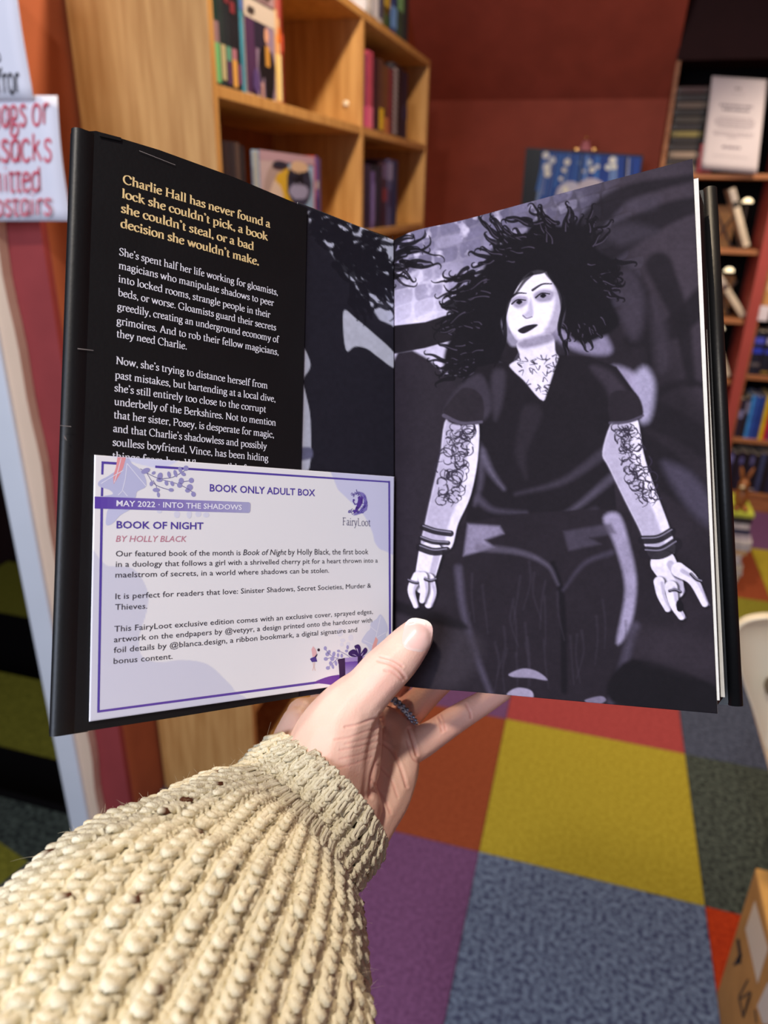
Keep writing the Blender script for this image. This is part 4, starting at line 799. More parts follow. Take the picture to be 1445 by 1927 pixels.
        for c, w0, w1 in fingers: p.stroke([(u+3, v+2) for u, v in c], w0+5, w1+4, DK, .8, 2.5); p.stroke(c, w0, w1, (204, 200, 216), 1, 1.4); p.stroke([(u+w0*.28, v+2) for u, v in c], w0*.3, w1*.3, (128, 122, 146), .6, 2)
        for c, w_ in bands: p.stroke(c, w_, w_, (34, 29, 37), .97, 1.2); p.stroke([(u, v-w_*.22) for u, v in c], 2.2, 2.2, (150, 146, 168), .6, 1)
    arm([(895, 783), (900, 850), (886, 930), (862, 985), (845, 1035), (795, 1030), (800, 985), (812, 930), (828, 860), (842, 785)], 41, (868, 800, 830, 990), [([(810, 1040), (802, 1075), (796, 1100)], 44, 34), ([(786, 1085), (774, 1110), (782, 1140)], 19, 9), ([(806, 1090), (812, 1115), (806, 1138)], 22, 13), ([(795, 1085), (798, 1110), (794, 1130)], 18, 10)],
        [([(796, 992), (820, 1000), (848, 1004)], 12), ([(792, 1012), (815, 1020), (843, 1022)], 9), ([(790, 1030), (815, 1038), (840, 1036)], 15), ([(768, 1092), (778, 1096), (786, 1097)], 6), ([(800, 1090), (810, 1093), (820, 1090)], 6)])
    arm([(1195, 780), (1210, 850), (1225, 900), (1262, 1000), (1268, 1040), (1225, 1050), (1205, 1000), (1180, 950), (1146, 880), (1134, 850), (1155, 790)], 43, (1175, 800, 1232, 990), [([(1248, 1060), (1262, 1085), (1270, 1110)], 48, 34), ([(1240, 1095), (1244, 1120), (1256, 1146)], 20, 11), ([(1262, 1105), (1268, 1135), (1282, 1160)], 24, 13), ([(1276, 1072), (1304, 1092), (1326, 1136)], 27, 12)],
        [([(1208, 1016), (1238, 1014), (1264, 1000)], 16), ([(1214, 1040), (1244, 1040), (1272, 1024)], 24), ([(1300, 1080), (1310, 1090), (1320, 1094)], 6), ([(1260, 1112), (1270, 1110), (1280, 1114)], 6)])
    p.poly([(834, 780), (838, 766), (872, 730), (906, 745), (908, 792), (880, 800), (850, 797)], (44, 38, 46), 2.5); p.stroke([(835, 782), (868, 796), (906, 794)], 7, 5, (92, 86, 104), .8, 1.5)
    p.poly([(1148, 792), (1150, 740), (1196, 740), (1210, 782), (1180, 796)], (40, 34, 42), 2.5); p.stroke([(1148, 796), (1180, 794), (1210, 782)], 6, 4, (84, 78, 96), .8, 1.5)
    for c in ([(1036, 512), (1062, 560), (1052, 620), (1070, 660)], [(1020, 508), (985, 520), (960, 560), (946, 620)], [(1046, 520), (1075, 580), (1066, 650)], [(965, 540), (948, 580), (950, 640), (930, 690)]): p.stroke(c, 14, 3, DK, .95, 1.2)
    p.poly([(1272, 1136), (1278, 1128), (1286, 1138), (1284, 1150), (1275, 1150)], (24, 20, 28), 1)
    n2 = p.noise(6, 5, 2); n3 = p.noise(34, 6); p.C *= (.78+.24*n2+.22*n3)[:, None]; lum = p.C.mean(1)[:, None]; p.C = p.C*(.62+.38*np.clip(lum/.30, 0, 1))*np.array((1.04, .98, 1.0))
    return p.C
def art_left(X, Y):
    p = Paint(X, Y); p.C[:] = lin((34, 32, 42)); p.poly([(575, 398), (660, 420), (745, 452), (750, 640), (700, 580), (640, 500), (600, 440)], (176, 178, 198), 3)
    p.poly([(560, 430), (600, 470), (640, 520), (680, 585), (745, 618), (745, 665), (700, 640), (640, 590), (560, 640)], (33, 31, 41), 2)
    p.poly([(648, 584), (670, 600), (700, 625), (742, 665), (742, 692), (712, 672), (690, 656), (668, 652), (652, 660), (646, 620)], (184, 186, 204), 1.6)
    p.poly([(555, 640), (572, 655), (583, 680), (582, 695), (570, 715), (575, 740), (584, 790), (582, 880), (555, 890)], (176, 178, 196), 1.5); p.poly([(555, 846), (584, 842), (586, 862), (555, 866)], (96, 96, 124), 3)
    for x, y, a, n, L, s_ in ((620, 430, .4, 16, 80, 51), (660, 470, .5, 18, 90, 52), (700, 520, .6, 18, 80, 53), (610, 420, 2.8, 9, 50, 54), (690, 450, -.2, 10, 60, 55), (680, 560, .9, 9, 50, 56), (720, 500, 1.2, 12, 60, 57)): curls(p, x, y, a, n, L, s_, 9, (26, 24, 33), .8, False)
    n2 = p.noise(7, 5, 2); p.C *= (.88+.22*n2)[:, None]; return p.C
def painted_sheet(name, corners, nx, ny, art, bulge, N, thick, mat_):
    TLc, TRc, BRc, BLc = corners; U, Vv = np.meshgrid(np.linspace(0, 1, nx), np.linspace(0, 1, ny)); U = U.ravel()[:, None]; Vv = Vv.ravel()[:, None]
    P = (TLc*(1-U)+TRc*U)*(1-Vv)+(BLc*(1-U)+BRc*U)*Vv + N*bulge(U, Vv); X, Y, _ = project(P); C = art(X, Y)
    i = np.arange((ny-1)*nx).reshape(ny-1, nx)[:, :-1].ravel(); Fq = np.stack([i, i+nx, i+nx+1, i+1], 1)
    n = len(P); idx = np.concatenate([np.arange(nx), np.arange(nx-1, nx*ny, nx)[1:], np.arange(nx*ny-1, nx*(ny-1)-1, -1)[1:], np.arange(nx*(ny-1), -1, -nx)[1:-1]])
    B = P[idx]-N*thick; m = len(idx); Fs = np.stack([idx, np.roll(idx, -1), n+(np.arange(m)+1) % m, n+np.arange(m)], 1)
    return mesh(name, np.vstack([P, B]), np.vstack([Fq, Fs]), mat_, bk, smooth=True, colors=np.vstack([C, np.tile(lin((225, 220, 210)), (m, 1))]))
M_ART = attr_mat('printed_endpaper', .75, .12, bump=.15, bs=2500)
o = painted_sheet('endpaper', (L_(560, 380, .0004), L_(741, 452, .0004), L_(743, 1284, .0004), L_(560, 1312, .0004)), 90, 380, art_left, lambda u, v: 0*u, LN, .0003, M_ART)
bul = lambda u, v: .0035*np.exp(-((u-.10)/.12)**2)*(1-np.exp(-u/.03)) + .0012*np.sin(u*3.1)
PR = [R_(741, 452, 0), R_(1303, 299, 0), R_(1350, 1343, 0), R_(744, 1288, 0)]
sheet_right = painted_sheet('illustrated_page', PR, 440, 660, art_right, bul, RN, .0004, M_ART)
# page block with sprayed edges behind the picture, one white sheet edge standing proud, back board
tb_ = .024
def off(P, N, d): return P+N*d
sp = -RN
wa = [R_(760, 452, -.0006), R_(1314, 335, -.0006), R_(1354, 1318, -.0006), R_(760, 1287, -.0006)]
slab('white_flyleaf', wa, RN, .0004, M_SHEET, 0)
pb = [R_(748, 470, -.0012), R_(1312, 345, -.0012), R_(1350, 1330, -.0012), R_(750, 1284, -.0012)]
slab('page_block', pb, RN, tb_, M_SPRAY, .0006)
V = [R_(1313, 370, -.010), R_(1353, 1310, -.010)]; ln = [V[0], V[0]+RN*.0003, V[1]+RN*.0003, V[1]]
hl = onpl(1328, 620, RC, RN, -.014); hb = onpl(1362, 1312, RC, RN, -.014)
slab('proud_leaf', [hl-RXV*.02, hl+RXV*.0004, hb+RXV*.0004, hb-RXV*.02], RN, .0002, M_SHEET, 0)
q = [R_(752, 460, -tb_-.0014), onpl(1338, 352, RC, RN, -tb_-.0014), onpl(1386, 1329, RC, RN, -tb_-.0014), R_(752, 1287, -tb_-.0014)]
slab('back_cover', q, RN, .0032, M_JACK, .0012)
V = []
for c in (onpl(1336, 356, RC, RN, -tb_-.0028), onpl(1384, 1327, RC, RN, -tb_-.0028)):
    for k in range(16): a = 2*math.pi*k/16; V.append(c+RXV*.0030*math.cos(a)+RN*.0034*math.sin(a))
Fc = [(k, (k+1) % 16, 16+(k+1) % 16, 16+k) for k in range(16)]+[tuple(range(16)), tuple(range(31, 15, -1))]
fix_normals(mesh('jacket_fold', V, Fc, M_JACK, bk, smooth=True))
# rounded spine joining both boards
V = []; a0 = L_(738, 446, -.003); a1 = L_(742, 1285, -.003); b0 = R_(752, 462, -tb_-.003); b1 = R_(752, 1288, -tb_-.003); back = nz(-(LN+RN))
for t in np.linspace(0, 1, 13):
    for (p, q_) in ((a0, b0), (a1, b1)): V.append(p*(1-t)+q_*t+back*.006*math.sin(math.pi*t))
n = len(V)
V += [v-back*.0025 for v in V[:]]
Fc = []
for i in range(12): k = 2*i; Fc += [(k, k+1, k+3, k+2), (n+k+2, n+k+3, n+k+1, n+k), (k, k+2, n+k+2, n+k), (k+3, k+1, n+k+1, n+k+3)]
Fc += [(0, n, n+1, 1), (24, 25, n+25, n+24)]
fix_normals(mesh('spine', V, Fc, M_JACK, bk, smooth=False))
# ---------------------------------------------------------------- the card lying on the left page
cdT = thing('insert_card', 'lavender bordered printed info card lying on the lower left page of the open book', 'card', L_(455, 1310, .0016))
def K_(px, py, d=0.0): return L_(px, py, .0022+d*.3)
ncol = 36; X0 = np.linspace(0, 1, ncol); V = []; C = []; nr = 36
tl, tr, br_, bl_ = K_(178, 856), K_(742, 897), K_(738, 1276), K_(168, 1358)
NX, NY = 260, 200
U, Vv = np.meshgrid(np.linspace(0, 1, NX), np.linspace(0, 1, NY)); U = U.ravel()[:, None]; Vv = Vv.ravel()[:, None]
P = (tl*(1-U)+tr*U)*(1-Vv)+(bl_*(1-U)+br_*U)*Vv; X, Y, _ = project(P)
p = Paint(X, Y); p.C[:] = lin((232, 230, 234)); LV = (206, 206, 230)
p.poly([(630, 860), (632, 912), (650, 935), (682, 966), (700, 1000), (706, 1022), (722, 1036), (760, 1030), (770, 850)], (206, 206, 234), 1.2); p.poly([(150, 1040), (200, 1064), (250, 1070), (277, 1110), (276, 1150), (262, 1200), (268, 1236), (300, 1246), (345, 1242), (390, 1250), (425, 1280), (441, 1300), (446, 1330), (140, 1380)], (209, 209, 226), 1.2)
p.poly([(190, 850), (330, 860), (310, 880), (290, 880), (250, 870)], (212, 214, 240), 1.2)
C = p.C; i = np.arange((NY-1)*NX).reshape(NY-1, NX)[:, :-1].ravel(); Fq = np.stack([i, i+NX, i+NX+1, i+1], 1)
n = len(P); idx = np.concatenate([np.arange(NX), np.arange(NX-1, NX*NY, NX)[1:], np.arange(NX*NY-1, NX*(NY-1)-1, -1)[1:], np.arange(NX*(NY-1), -1, -NX)[1:-1]]); m = len(idx)
mesh('card_sheet', np.vstack([P, P[idx]-LN*.0004]), np.vstack([Fq, np.stack([idx, np.roll(idx, -1), n+(np.arange(m)+1) % m, n+np.arange(m)], 1)]), attr_mat('card_stock', .5, .35), cdT, colors=np.vstack([C, np.tile(lin((235, 232, 236)), (m, 1))]))
A = Acc(); PUR = (84, 66, 160)
def kp(P, c, d): A.poly([K_(*q, d) for q in P], c)
def kline(P, w_, c, d):
    P = np.array(P, float); g = np.gradient(P, axis=0); nn = np.stack([-g[:, 1], g[:, 0]], 1); nn /= np.linalg.norm(nn, axis=1)[:, None]
    for k in range(len(P)-1): kp([P[k]+nn[k]*w_/2, P[k+1]+nn[k+1]*w_/2, P[k+1]-nn[k+1]*w_/2, P[k]-nn[k]*w_/2], c, d)
kp([(191, 868), (240, 871), (240, 876), (195.5, 873)], PUR, .00010); kp([(191, 868), (195.5, 870), (194.5, 893), (190.3, 893)], PUR, .00011)
kp([(190, 917), (194.5, 917), (194, 934), (189.5, 934)], PUR, .00011); kp([(189, 956), (194, 956), (187.5, 1337), (182.8, 1341)], PUR, .00011)
kp([(292, 876), (733.8, 905.5), (733.8, 908.5), (292, 880.5)], PUR, .00010); kp([(730.6, 905), (734, 905), (735.8, 1210), (732, 1212)], PUR, .00011); kp([(182.8, 1337), (600, 1281.5), (600, 1286), (182.8, 1341.5)], (96, 70, 160), .00010)
# leaves
kp(catmull([(240, 862), (225, 880), (205, 895), (187, 905), (186, 915), (206, 922), (212, 930), (196, 934), (250, 938), (258, 925), (275, 915), (272, 895), (262, 882), (248, 872)], 4, True), (186, 188, 222), .00014)
kp(catmull([(206, 957), (236, 957), (246, 958), (226, 970), (212, 985), (200, 988), (200, 972)], 4, True), (196, 198, 230), .00013)
kp([(221, 860), (237, 861), (232, 880), (226, 892), (214, 911), (213, 895), (218, 880)], (228, 150, 156), .00018)
for P in ([(239, 872), (236, 900), (230, 924)], [(239, 872), (258, 895), (275, 915)], [(232, 885), (206, 900), (190, 910)], [(231, 923), (222, 932)], [(231, 923), (240, 934)], [(228, 862), (222, 885), (215, 908)]): kline(P, 1.3, (226, 226, 244), .00022)
def sprig(stems, leaves, c1, c2, d=.0002):
    for P in stems: kline(catmull(P, 4), 1.2, c1, d)
    for x, y, rx, ry, a in leaves: kp([(x+rx*math.cos(t)*math.cos(a)-ry*math.sin(t)*math.sin(a), y+rx*math.cos(t)*math.sin(a)+ry*math.sin(t)*math.cos(a)) for t in np.linspace(0, 6.283, 13)[:-1]], c2, d+.00004)
sprig([[(264, 882), (280, 892), (300, 901), (338, 912), (366, 928)], [(276, 890), (292, 912), (325, 924)], [(300, 901), (325, 898), (350, 884)], [(288, 904), (294, 915), (298, 932)], [(335, 908), (362, 904)]],
      [(274, 886, 9, 5, -.4), (289, 890, 4, 3, -.5), (301, 896, 5, 7, .3), (300, 903, 6, 4, 0), (318, 893, 3.5, 6, -.2), (330, 891, 3.5, 7, -.3), (339, 884, 3.5, 6, -.3), (350, 881, 5, 5, 0), (345, 892, 5, 3.5, .5), (313, 909, 3.5, 5, -.3), (324, 910, 3.5, 5, -.4), (341, 905, 5, 6, 0), (338, 913, 5, 5, 0), (360, 904, 5, 5, 0), (357, 917, 6, 6, 0), (353, 923, 5, 4, 0), (364, 930, 4.5, 5, -.4), (322, 922, 5, 3.5, .1), (285, 910, 3.5, 5, .4), (294, 922, 7, 4, 0), (298, 931, 3, 5, -.1)], (116, 112, 160), (150, 146, 196))
for x, y, rx, ry in ((333, 968, 6, 7), (356, 968, 5, 8), (373, 967, 6, 6), (388, 969, 6, 5), (300, 962, 5, 4)): kp([(x+rx*math.cos(t), y+ry*math.sin(t)) for t in np.linspace(0, 6.283, 11)[:-1]], (216, 216, 234), .00012)
# title bar with a gradient
nb = 24
for k in range(nb):
    u0, u1 = k/nb, (k+1)/nb; xa, xb = 178+290*u0, 178+290*u1; f = u0**.9; c = tuple(int(a*(1-f)+b*f) for a, b in zip((92, 66, 166), (172, 170, 208)))
    kp([(xa, 934.3+u0*10.7), (xb, 934.3+u1*10.7), (xb, 956.9+u1*8.3), (xa, 956.9+u0*8.3)], c, .00026)
kp([(468, 945), (470.5, 946.5), (471.5, 949), (471, 961), (469.5, 964), (468, 965)], (172, 170, 208), .00026)
A.build('card_ornament', M_PRINT, cdT)
A = Acc(); TX = (52, 50, 62); D_ = .0003
def kt(s, x0, y0, x1, y1, capx, col, bold=0, it=0, d=D_):
    a, b = K_(x0, y0, d), K_(x1, y1, d); z = (a-CAM)@FW; sans_text(A, s, a, b, BUP, capx/F*z*1.02, col, bold, it)
kt('BOOK ONLY ADULT BOX', 394.6, 924.5, 592.8, 933.5, 14, PUR, .016); kt('MAY 2022 \u00b7 INTO THE SHADOWS', 219, 952.2, 455, 959.5, 11, (238, 236, 250), .014, 0, .0005)
kt('BOOK OF NIGHT', 219, 994, 382.5, 996, 14, PUR, .02); kt('BY HOLLY BLACK', 217.7, 1019.5, 350, 1019.5, 12, (196, 130, 150), .003, .2)
A.build('card_headings', M_PRINT, cdT); A = Acc()
for q in (("Our featured book of the month is", 217.7, 1047.2, 452.6, 1044.8, 0), ("Book of Night", 457.3, 1044.8, 538, 1044.2, .2), ("by Holly Black, the first book", 542.3, 1044, 693, 1043, 0),
          ("in a duology that follows a girl with a shrivelled cherry pit for a heart thrown into a", 217.7, 1067, 710.6, 1058.6, 0), ("maelstrom of secrets, in a world where shadows can be stolen.", 217, 1087, 619, 1077.7, 0),
          ("It is perfect for readers that love: Sinister Shadows, Secret Societies, Murder &", 216.9, 1127.6, 698, 1106, 0), ("Thieves.", 216.4, 1147.8, 276.9, 1145.3, 0),
          ("This FairyLoot exclusive edition comes with an exclusive cover, sprayed edges,", 214.7, 1189, 701.6, 1155, 0), ("artwork on the endpapers by @vetyyr, a design printed onto the hardcover with", 214.2, 1208.9, 700, 1171, 0),
          ("foil details by @blanca.design, a ribbon bookmark, a digital signature and", 213.8, 1228.8, 671.7, 1189, 0), ("bonus content.", 213.5, 1249.4, 324.5, 1239.9, 0)): kt(q[0], *q[1:5], 11.2, TX, .001, q[5])
A.build('card_body_text', M_PRINT, cdT)
# emblem: wreath ring with a small seated figure, and the wordmark
A = Acc(); r = random.Random(9); ex, ey = 670.5, 947
for k in range(46):
    a = r.uniform(-2.6, 2.2); R_e = r.uniform(15, 20); x, y = ex+R_e*math.cos(a), ey+R_e*1.08*math.sin(a); b = a+1.57+r.uniform(-.6, .6)
    kline(catmull([(x, y), (x+4*math.cos(b), y+4*math.sin(b)), (x+5*math.cos(b+.9), y+5*math.sin(b+.9))], 3), 1.0, PUR if a > -1.2 else (110, 96, 170), .0003)
for P in ([(664, 970), (690, 960), (688, 932), (676, 926), (684, 940), (682, 955)],): kp(catmull(P, 3, True), (130, 120, 190), .00025)
for P in ([(674, 939), (678, 936), (682, 940), (680, 950), (676, 956), (669, 958), (672, 948)], [(679, 932), (683, 936), (682, 948), (679, 948)], [(670, 953), (676, 956), (668, 966), (665, 966)], [(665, 942), (668, 948), (673, 947), (672, 949), (667, 950), (663, 943)]): kp(P, (86, 56, 150), .0004)
for x, y, rr_ in ((676, 937, 3.2), (665.5, 941, 2)): kp([(x+rr_*math.cos(t), y+rr_*math.sin(t)) for t in np.linspace(0, 6.283, 9)[:-1]], (86, 56, 150), .00042)
kline([(666, 966), (663, 968), (660, 962)], 1.1, PUR, .0003); kline([(671, 925), (670.5, 921), (672, 928)], 1.2, PUR, .0003)
pen_text(A, 'FairyLoot', K_(644, 988, .0003), K_(697, 990, .0003), BUP, .0024/430, 70, 34, (70, 64, 110)); A.build('emblem', M_PRINT, cdT)
# gift drawing in the lower right corner
A = Acc()
kp(catmull([(592, 1284), (612, 1275), (636, 1270), (680, 1268), (700, 1266), (690, 1290), (640, 1290), (610, 1287)], 3, True), (108, 60, 156), .0002)
kp(catmull([(716, 1156), (708, 1165), (698, 1172), (696, 1184), (690, 1190), (680, 1207), (690, 1214), (700, 1228), (716, 1232), (724, 1222), (732, 1208), (726, 1196), (730, 1184), (726, 1170)], 4, True), (204, 206, 228), .00014)
for P in ([(716, 1160), (708, 1195), (704, 1230)], [(710, 1190), (692, 1175)], [(708, 1200), (726, 1190)], [(706, 1215), (684, 1205)], [(705, 1222), (726, 1210)]): kline(P, 1.1, (228, 228, 240), .0002)
kp([(707, 1198), (711, 1204), (704, 1234), (697, 1234), (701, 1215)], (232, 170, 164), .00024)
sprig([[(612, 1222), (625, 1235), (640, 1240), (655, 1240)], [(612, 1241), (626, 1236)], [(617, 1257), (628, 1246), (636, 1238)], [(638, 1225), (650, 1231), (660, 1238)]], [(612, 1220, 3, 4, 0), (619, 1227, 3, 4, .4), (616, 1231, 4, 4, 0), (613, 1240, 4, 3.5, 0), (628, 1231, 3, 5, .2), (625, 1240, 4, 4, 0), (636, 1233, 2.5, 4, 0), (643, 1234, 2.5, 4, 0), (622, 1248, 3, 4, 0), (617, 1257, 4, 3.5, 0), (626, 1254, 2.5, 5, -.3), (632, 1248, 2.5, 5, -.2), (637, 1225, 3, 2.5, 0), (654, 1218, 2.5, 4, 0), (652, 1225, 3, 2.5, 0)], (150, 146, 190), (158, 154, 202))
for x, y, rx, ry in ((645, 1205, 5, 4), (660, 1200, 5, 6), (643, 1213, 4, 4), (640, 1190, 6, 8), (655, 1212, 4, 4)): kp([(x+rx*math.cos(t), y+ry*math.sin(t)) for t in np.linspace(0, 6.283, 11)[:-1]], (222, 222, 234), .00012)
nb = 8
for k in range(nb):
    f = k/nb; c = tuple(int(a*(1-f)+b*f) for a, b in zip((120, 84, 176), (206, 196, 226))); y = 1246+28*f; kp([(649, y), (704, y-4.5), (704, y-.5), (649, y+3.6)], c, .0003)
kp([(635, 1241), (649, 1238), (706, 1233), (706, 1240), (649, 1246), (636, 1249)], (168, 146, 206), .00034); kp([(635, 1241), (649, 1238), (650, 1277), (639, 1277), (637, 1249)], (58, 34, 76), .00036)
kp([(673, 1234), (682, 1233), (682, 1270), (673, 1272)], (52, 32, 76), .0004)
for P in ([(677, 1234), (667, 1222), (657, 1226), (656, 1232), (664, 1236)], [(677, 1234), (667, 1218), (669, 1214), (675, 1213), (679, 1220)], [(677, 1234), (686, 1219), (691, 1222), (690, 1228), (682, 1235)]): kp(catmull(P, 3, True), (60, 36, 100), .00044)
for P in ([(670, 1220), (673, 1221), (675, 1231)], [(662, 1231), (668, 1232), (672, 1235)], [(679, 1233), (684, 1227), (681, 1234)]): kp(P, (196, 180, 220), .00048)
kp([(586, 1238), (594, 1235), (597, 1245), (587, 1246), (583, 1240)], (78, 60, 140), .0003); kp([(588, 1236), (586, 1222), (589, 1216), (594, 1222), (596, 1230), (592, 1236)], (226, 180, 184), .0003); kp([(592, 1236), (597, 1230), (597, 1233), (594, 1238)], (60, 40, 80), .00034)
kp([(599.5+2.6*math.cos(t), 1223+3*math.sin(t)) for t in np.linspace(0, 6.283, 9)[:-1]], (50, 36, 56), .0003); kline([(589, 1246), (590, 1255), (588, 1262)], 1.3, (224, 196, 190), .0003); kline([(592, 1246), (591, 1255), (593, 1262)], 1.3, (224, 196, 190), .0003)
A.build('gift_drawing', M_PRINT, cdT)
# ================================================================ the hand, ring and knitted sleeve
pr = thing('person', 'left hand and forearm in a chunky oatmeal knit jumper holding up the open book', 'person', at(320, 1850, .27)-np.array([0, 0, .08]))
M_SKIN = attr_mat('skin', .48, .4, sss=.12, bump=.25, bs=900)
def chain(pts, step=.0011):
    """spheres along a limb: pts = (px, py, depth, radius)"""
    Q = [np.append(at(a, b, c), d) for a, b, c, d in pts]; out = []
    if len(Q) > 2: Q = catmull(np.array(Q), 8)
    for p, q in zip(Q[:-1], Q[1:]):
        n = max(1, int(np.linalg.norm(q[:3]-p[:3])/step))
        for k in range(n): out.append(p+(q-p)*k/n)
    out.append(Q[-1]); return out
S_ = []
S_ += chain([(783, 1197, .350, .0088), (770, 1212, .350, .0100), (748, 1238, .349, .0112), (724, 1262, .347, .0118), (690, 1300, .346, .0122), (655, 1336, .346, .0150), (628, 1385, .345, .0185), (612, 1440, .345, .0215), (600, 1500, .345, .022)])   # thumb and its base
S_ += chain([(672, 1375, .350, .0125), (668, 1410, .350, .0130), (650, 1450, .350, .017)])            # thenar pad
S_ += chain([(560, 1360, .362, .0085), (556, 1420, .360, .014), (580, 1490, .356, .018)])              # index side of the hand
S_ += chain([(570, 1345, .368, .009), (620, 1345, .385, .010), (680, 1350, .395, .010), (740, 1368, .395, .0095), (757, 1400, .389, .0095)])   # palm web under the knuckles
S_ += chain([(757, 1412, .387, .0085), (748, 1450, .381, .0115), (728, 1495, .374, .013), (706, 1535, .366, .0125), (680, 1570, .36, .014)])   # outer edge of the palm
S_ += chain([(700, 1400, .387, .012), (690, 1450, .378, .014), (660, 1500, .366, .016)]) + chain([(640, 1390, .385, .012), (640, 1450, .372, .016)])
S_ += chain([(590, 1500, .346, .023), (545, 1570, .335, .024), (490, 1650, .32, .026)]) + chain([(640, 1520, .352, .021), (600, 1580, .34, .022), (520, 1670, .325, .024)])
# fingers behind the book (little finger shows on the right)
S_ += chain([(752, 1420, .387, .0085), (790, 1398, .391, .0088), (822, 1378, .394, .0080), (860, 1352, .398, .0076), (905, 1325, .401, .0068), (945, 1300, .403, .0060)])
S_ += chain([(735, 1385, .396, .0090), (775, 1335, .406, .0088), (820, 1290, .412, .0078), (880, 1240, .414, .0072), (925, 1200, .412, .0062)])
S_ += chain([(690, 1365, .402, .0092), (740, 1290, .418, .0090), (800, 1220, .424, .0082), (860, 1160, .420, .0074), (900, 1120, .416, .0064)])
S_ += chain([(600, 1350, .388, .0095), (640, 1260, .402, .0088), (680, 1170, .410, .0082), (715, 1100, .408, .0074), (735, 1050, .404, .0064)])
bm = bmesh.new(); 
src = bmesh.new(); bmesh.ops.create_icosphere(src, subdivisions=2, radius=1); SV = np.array([v.co[:] for v in src.verts]); src.verts.index_update(); SF = np.array([[v.index for v in f.verts] for f in src.faces]); src.free(); bm.free()
V = np.vstack([q[:3]+SV*q[3] for q in S_]); Fc = np.vstack([SF+len(SV)*k for k in range(len(S_))])
hand = mesh('hand', V, Fc, M_SKIN, pr)
md = hand.modifiers.new('r', 'REMESH'); md.mode = 'VOXEL'; md.voxel_size = .0011
md = hand.modifiers.new('s', 'SMOOTH'); md.factor = .5; md.iterations = 9
md = hand.modifiers.new('u', 'SUBSURF'); md.levels = 1; md.render_levels = 1
dg = bpy.context.evaluated_depsgraph_get(); me = bpy.data.meshes.new_from_object(hand.evaluated_get(dg)); hand.modifiers.clear(); hand.data = me
n = len(me.vertices); co = np.zeros(n*3, np.float32); me.vertices.foreach_get('co', co); co = co.reshape(-1, 3).astype(float)+origin(pr); nr = np.zeros(n*3, np.float32); me.vertices.foreach_get('normal', nr); nr = nr.reshape(-1, 3).astype(float)
X, Y, Z = project(co); facing = -(nr@FW); disp = np.zeros(n); redn = np.zeros(n)
def dpoly(P):
    P = catmull(P, 6) if len(P) > 2 else np.array(P, float); d = np.full(n, 1e9)
    for i in range(len(P)-1):
        ax, ay = P[i]; bx, by = P[i+1]; L2 = (bx-ax)**2+(by-ay)**2+1e-9; t = np.clip(((X-ax)*(bx-ax)+(Y-ay)*(by-ay))/L2, 0, 1); d = np.minimum(d, np.hypot(X-ax-t*(bx-ax), Y-ay-t*(by-ay)))
    return d
fr_ = np.clip(facing*3, 0, 1)
def crease(P, w_, depth, red=.4):
    global disp, redn
    d = dpoly(P); g = np.exp(-(d/w_)**2)*fr_; disp = disp-g*depth+np.exp(-((d-w_*1.8)/(w_))**2)*fr_*depth*.25; redn = np.maximum(redn, g*red)
# joint creases of the thumb, heel of the thumb, palm lines, little finger
for P, w_, dp in (([(712, 1243), (735, 1250), (752, 1262), (762, 1276)], 3.0, .0005), ([(716, 1236), (740, 1243), (757, 1254)], 2.4, .0004), ([(724, 1262), (740, 1266), (757, 1280)], 2.4, .0003),
                 ([(718, 1350), (700, 1354), (672, 1364), (650, 1368)], 2.6, .00035), ([(716, 1368), (690, 1376), (655, 1388), (630, 1392)], 2.4, .00018), ([(716, 1380), (690, 1390), (650, 1400)], 2.2, .00014), ([(712, 1394), (680, 1404), (640, 1412)], 2.2, .00016), ([(708, 1408), (676, 1420), (640, 1428)], 2.2, .00012), ([(700, 1424), (670, 1436), (635, 1446)], 2.2, .0001),
                 ([(718, 1345), (719, 1380), (712, 1420), (700, 1460), (696, 1500)], 4.0, .0008), ([(718, 1398), (735, 1410), (752, 1440), (765, 1480)], 3.0, .0007), ([(770, 1372), (777, 1395), (784, 1420)], 3.0, .0009), ([(790, 1437), (776, 1425), (766, 1395)], 2.2, .0003), ([(700, 1470), (722, 1500), (735, 1530)], 2.6, .0004), ([(712, 1440), (735, 1465), (748, 1500)], 2.4, .0003),
                 ([(820, 1345), (828, 1362), (832, 1376)], 2.6, .0004), ([(826, 1342), (835, 1360), (838, 1374)], 2.2, .0003), ([(876, 1325), (884, 1340), (886, 1350)], 2.4, .0003)): crease(P, w_, dp)
# flatten the nail bed
nd = np.exp(-(((X-783)/26)**2+((Y-1196)/26)**2)**2)*fr_; disp -= nd*.0007
co2 = co+nr*disp[:, None]; me.vertices.foreach_set('co', (co2-origin(pr)).astype(np.float32).ravel())
rs = np.random.default_rng(3); pn = Paint(X, Y).noise(28, 3)
base = lin((236, 190, 170)); rd = lin((218, 138, 126)); pal = lin((244, 210, 188))
C = np.tile(base, (n, 1)); C = C*(1-(pn*.35)[:, None])+pal*(pn*.35)[:, None]
rr_ = np.clip(redn+.55*np.exp(-(((X-800)/22)**2+((Y-1235)/38)**2))+.35*np.exp(-(((X-735)/40)**2+((Y-1290)/30)**2))+.25*np.exp(-(((X-650)/60)**2+((Y-1460)/40)**2))+.5*sm(.372, .395, Z), 0, 1); C = C*(1-rr_[:, None]*.75)+rd*(rr_[:, None]*.75)
a = me.color_attributes.new('Col', 'FLOAT_COLOR', 'POINT'); cc = np.ones((n, 4), np.float32); cc[:, :3] = C; a.data.foreach_set('color', cc.ravel()); me.polygons.foreach_set('use_smooth', [True]*len(me.polygons))
if not me.materials: me.materials.append(M_SKIN)
hand.data.name = 'hand'
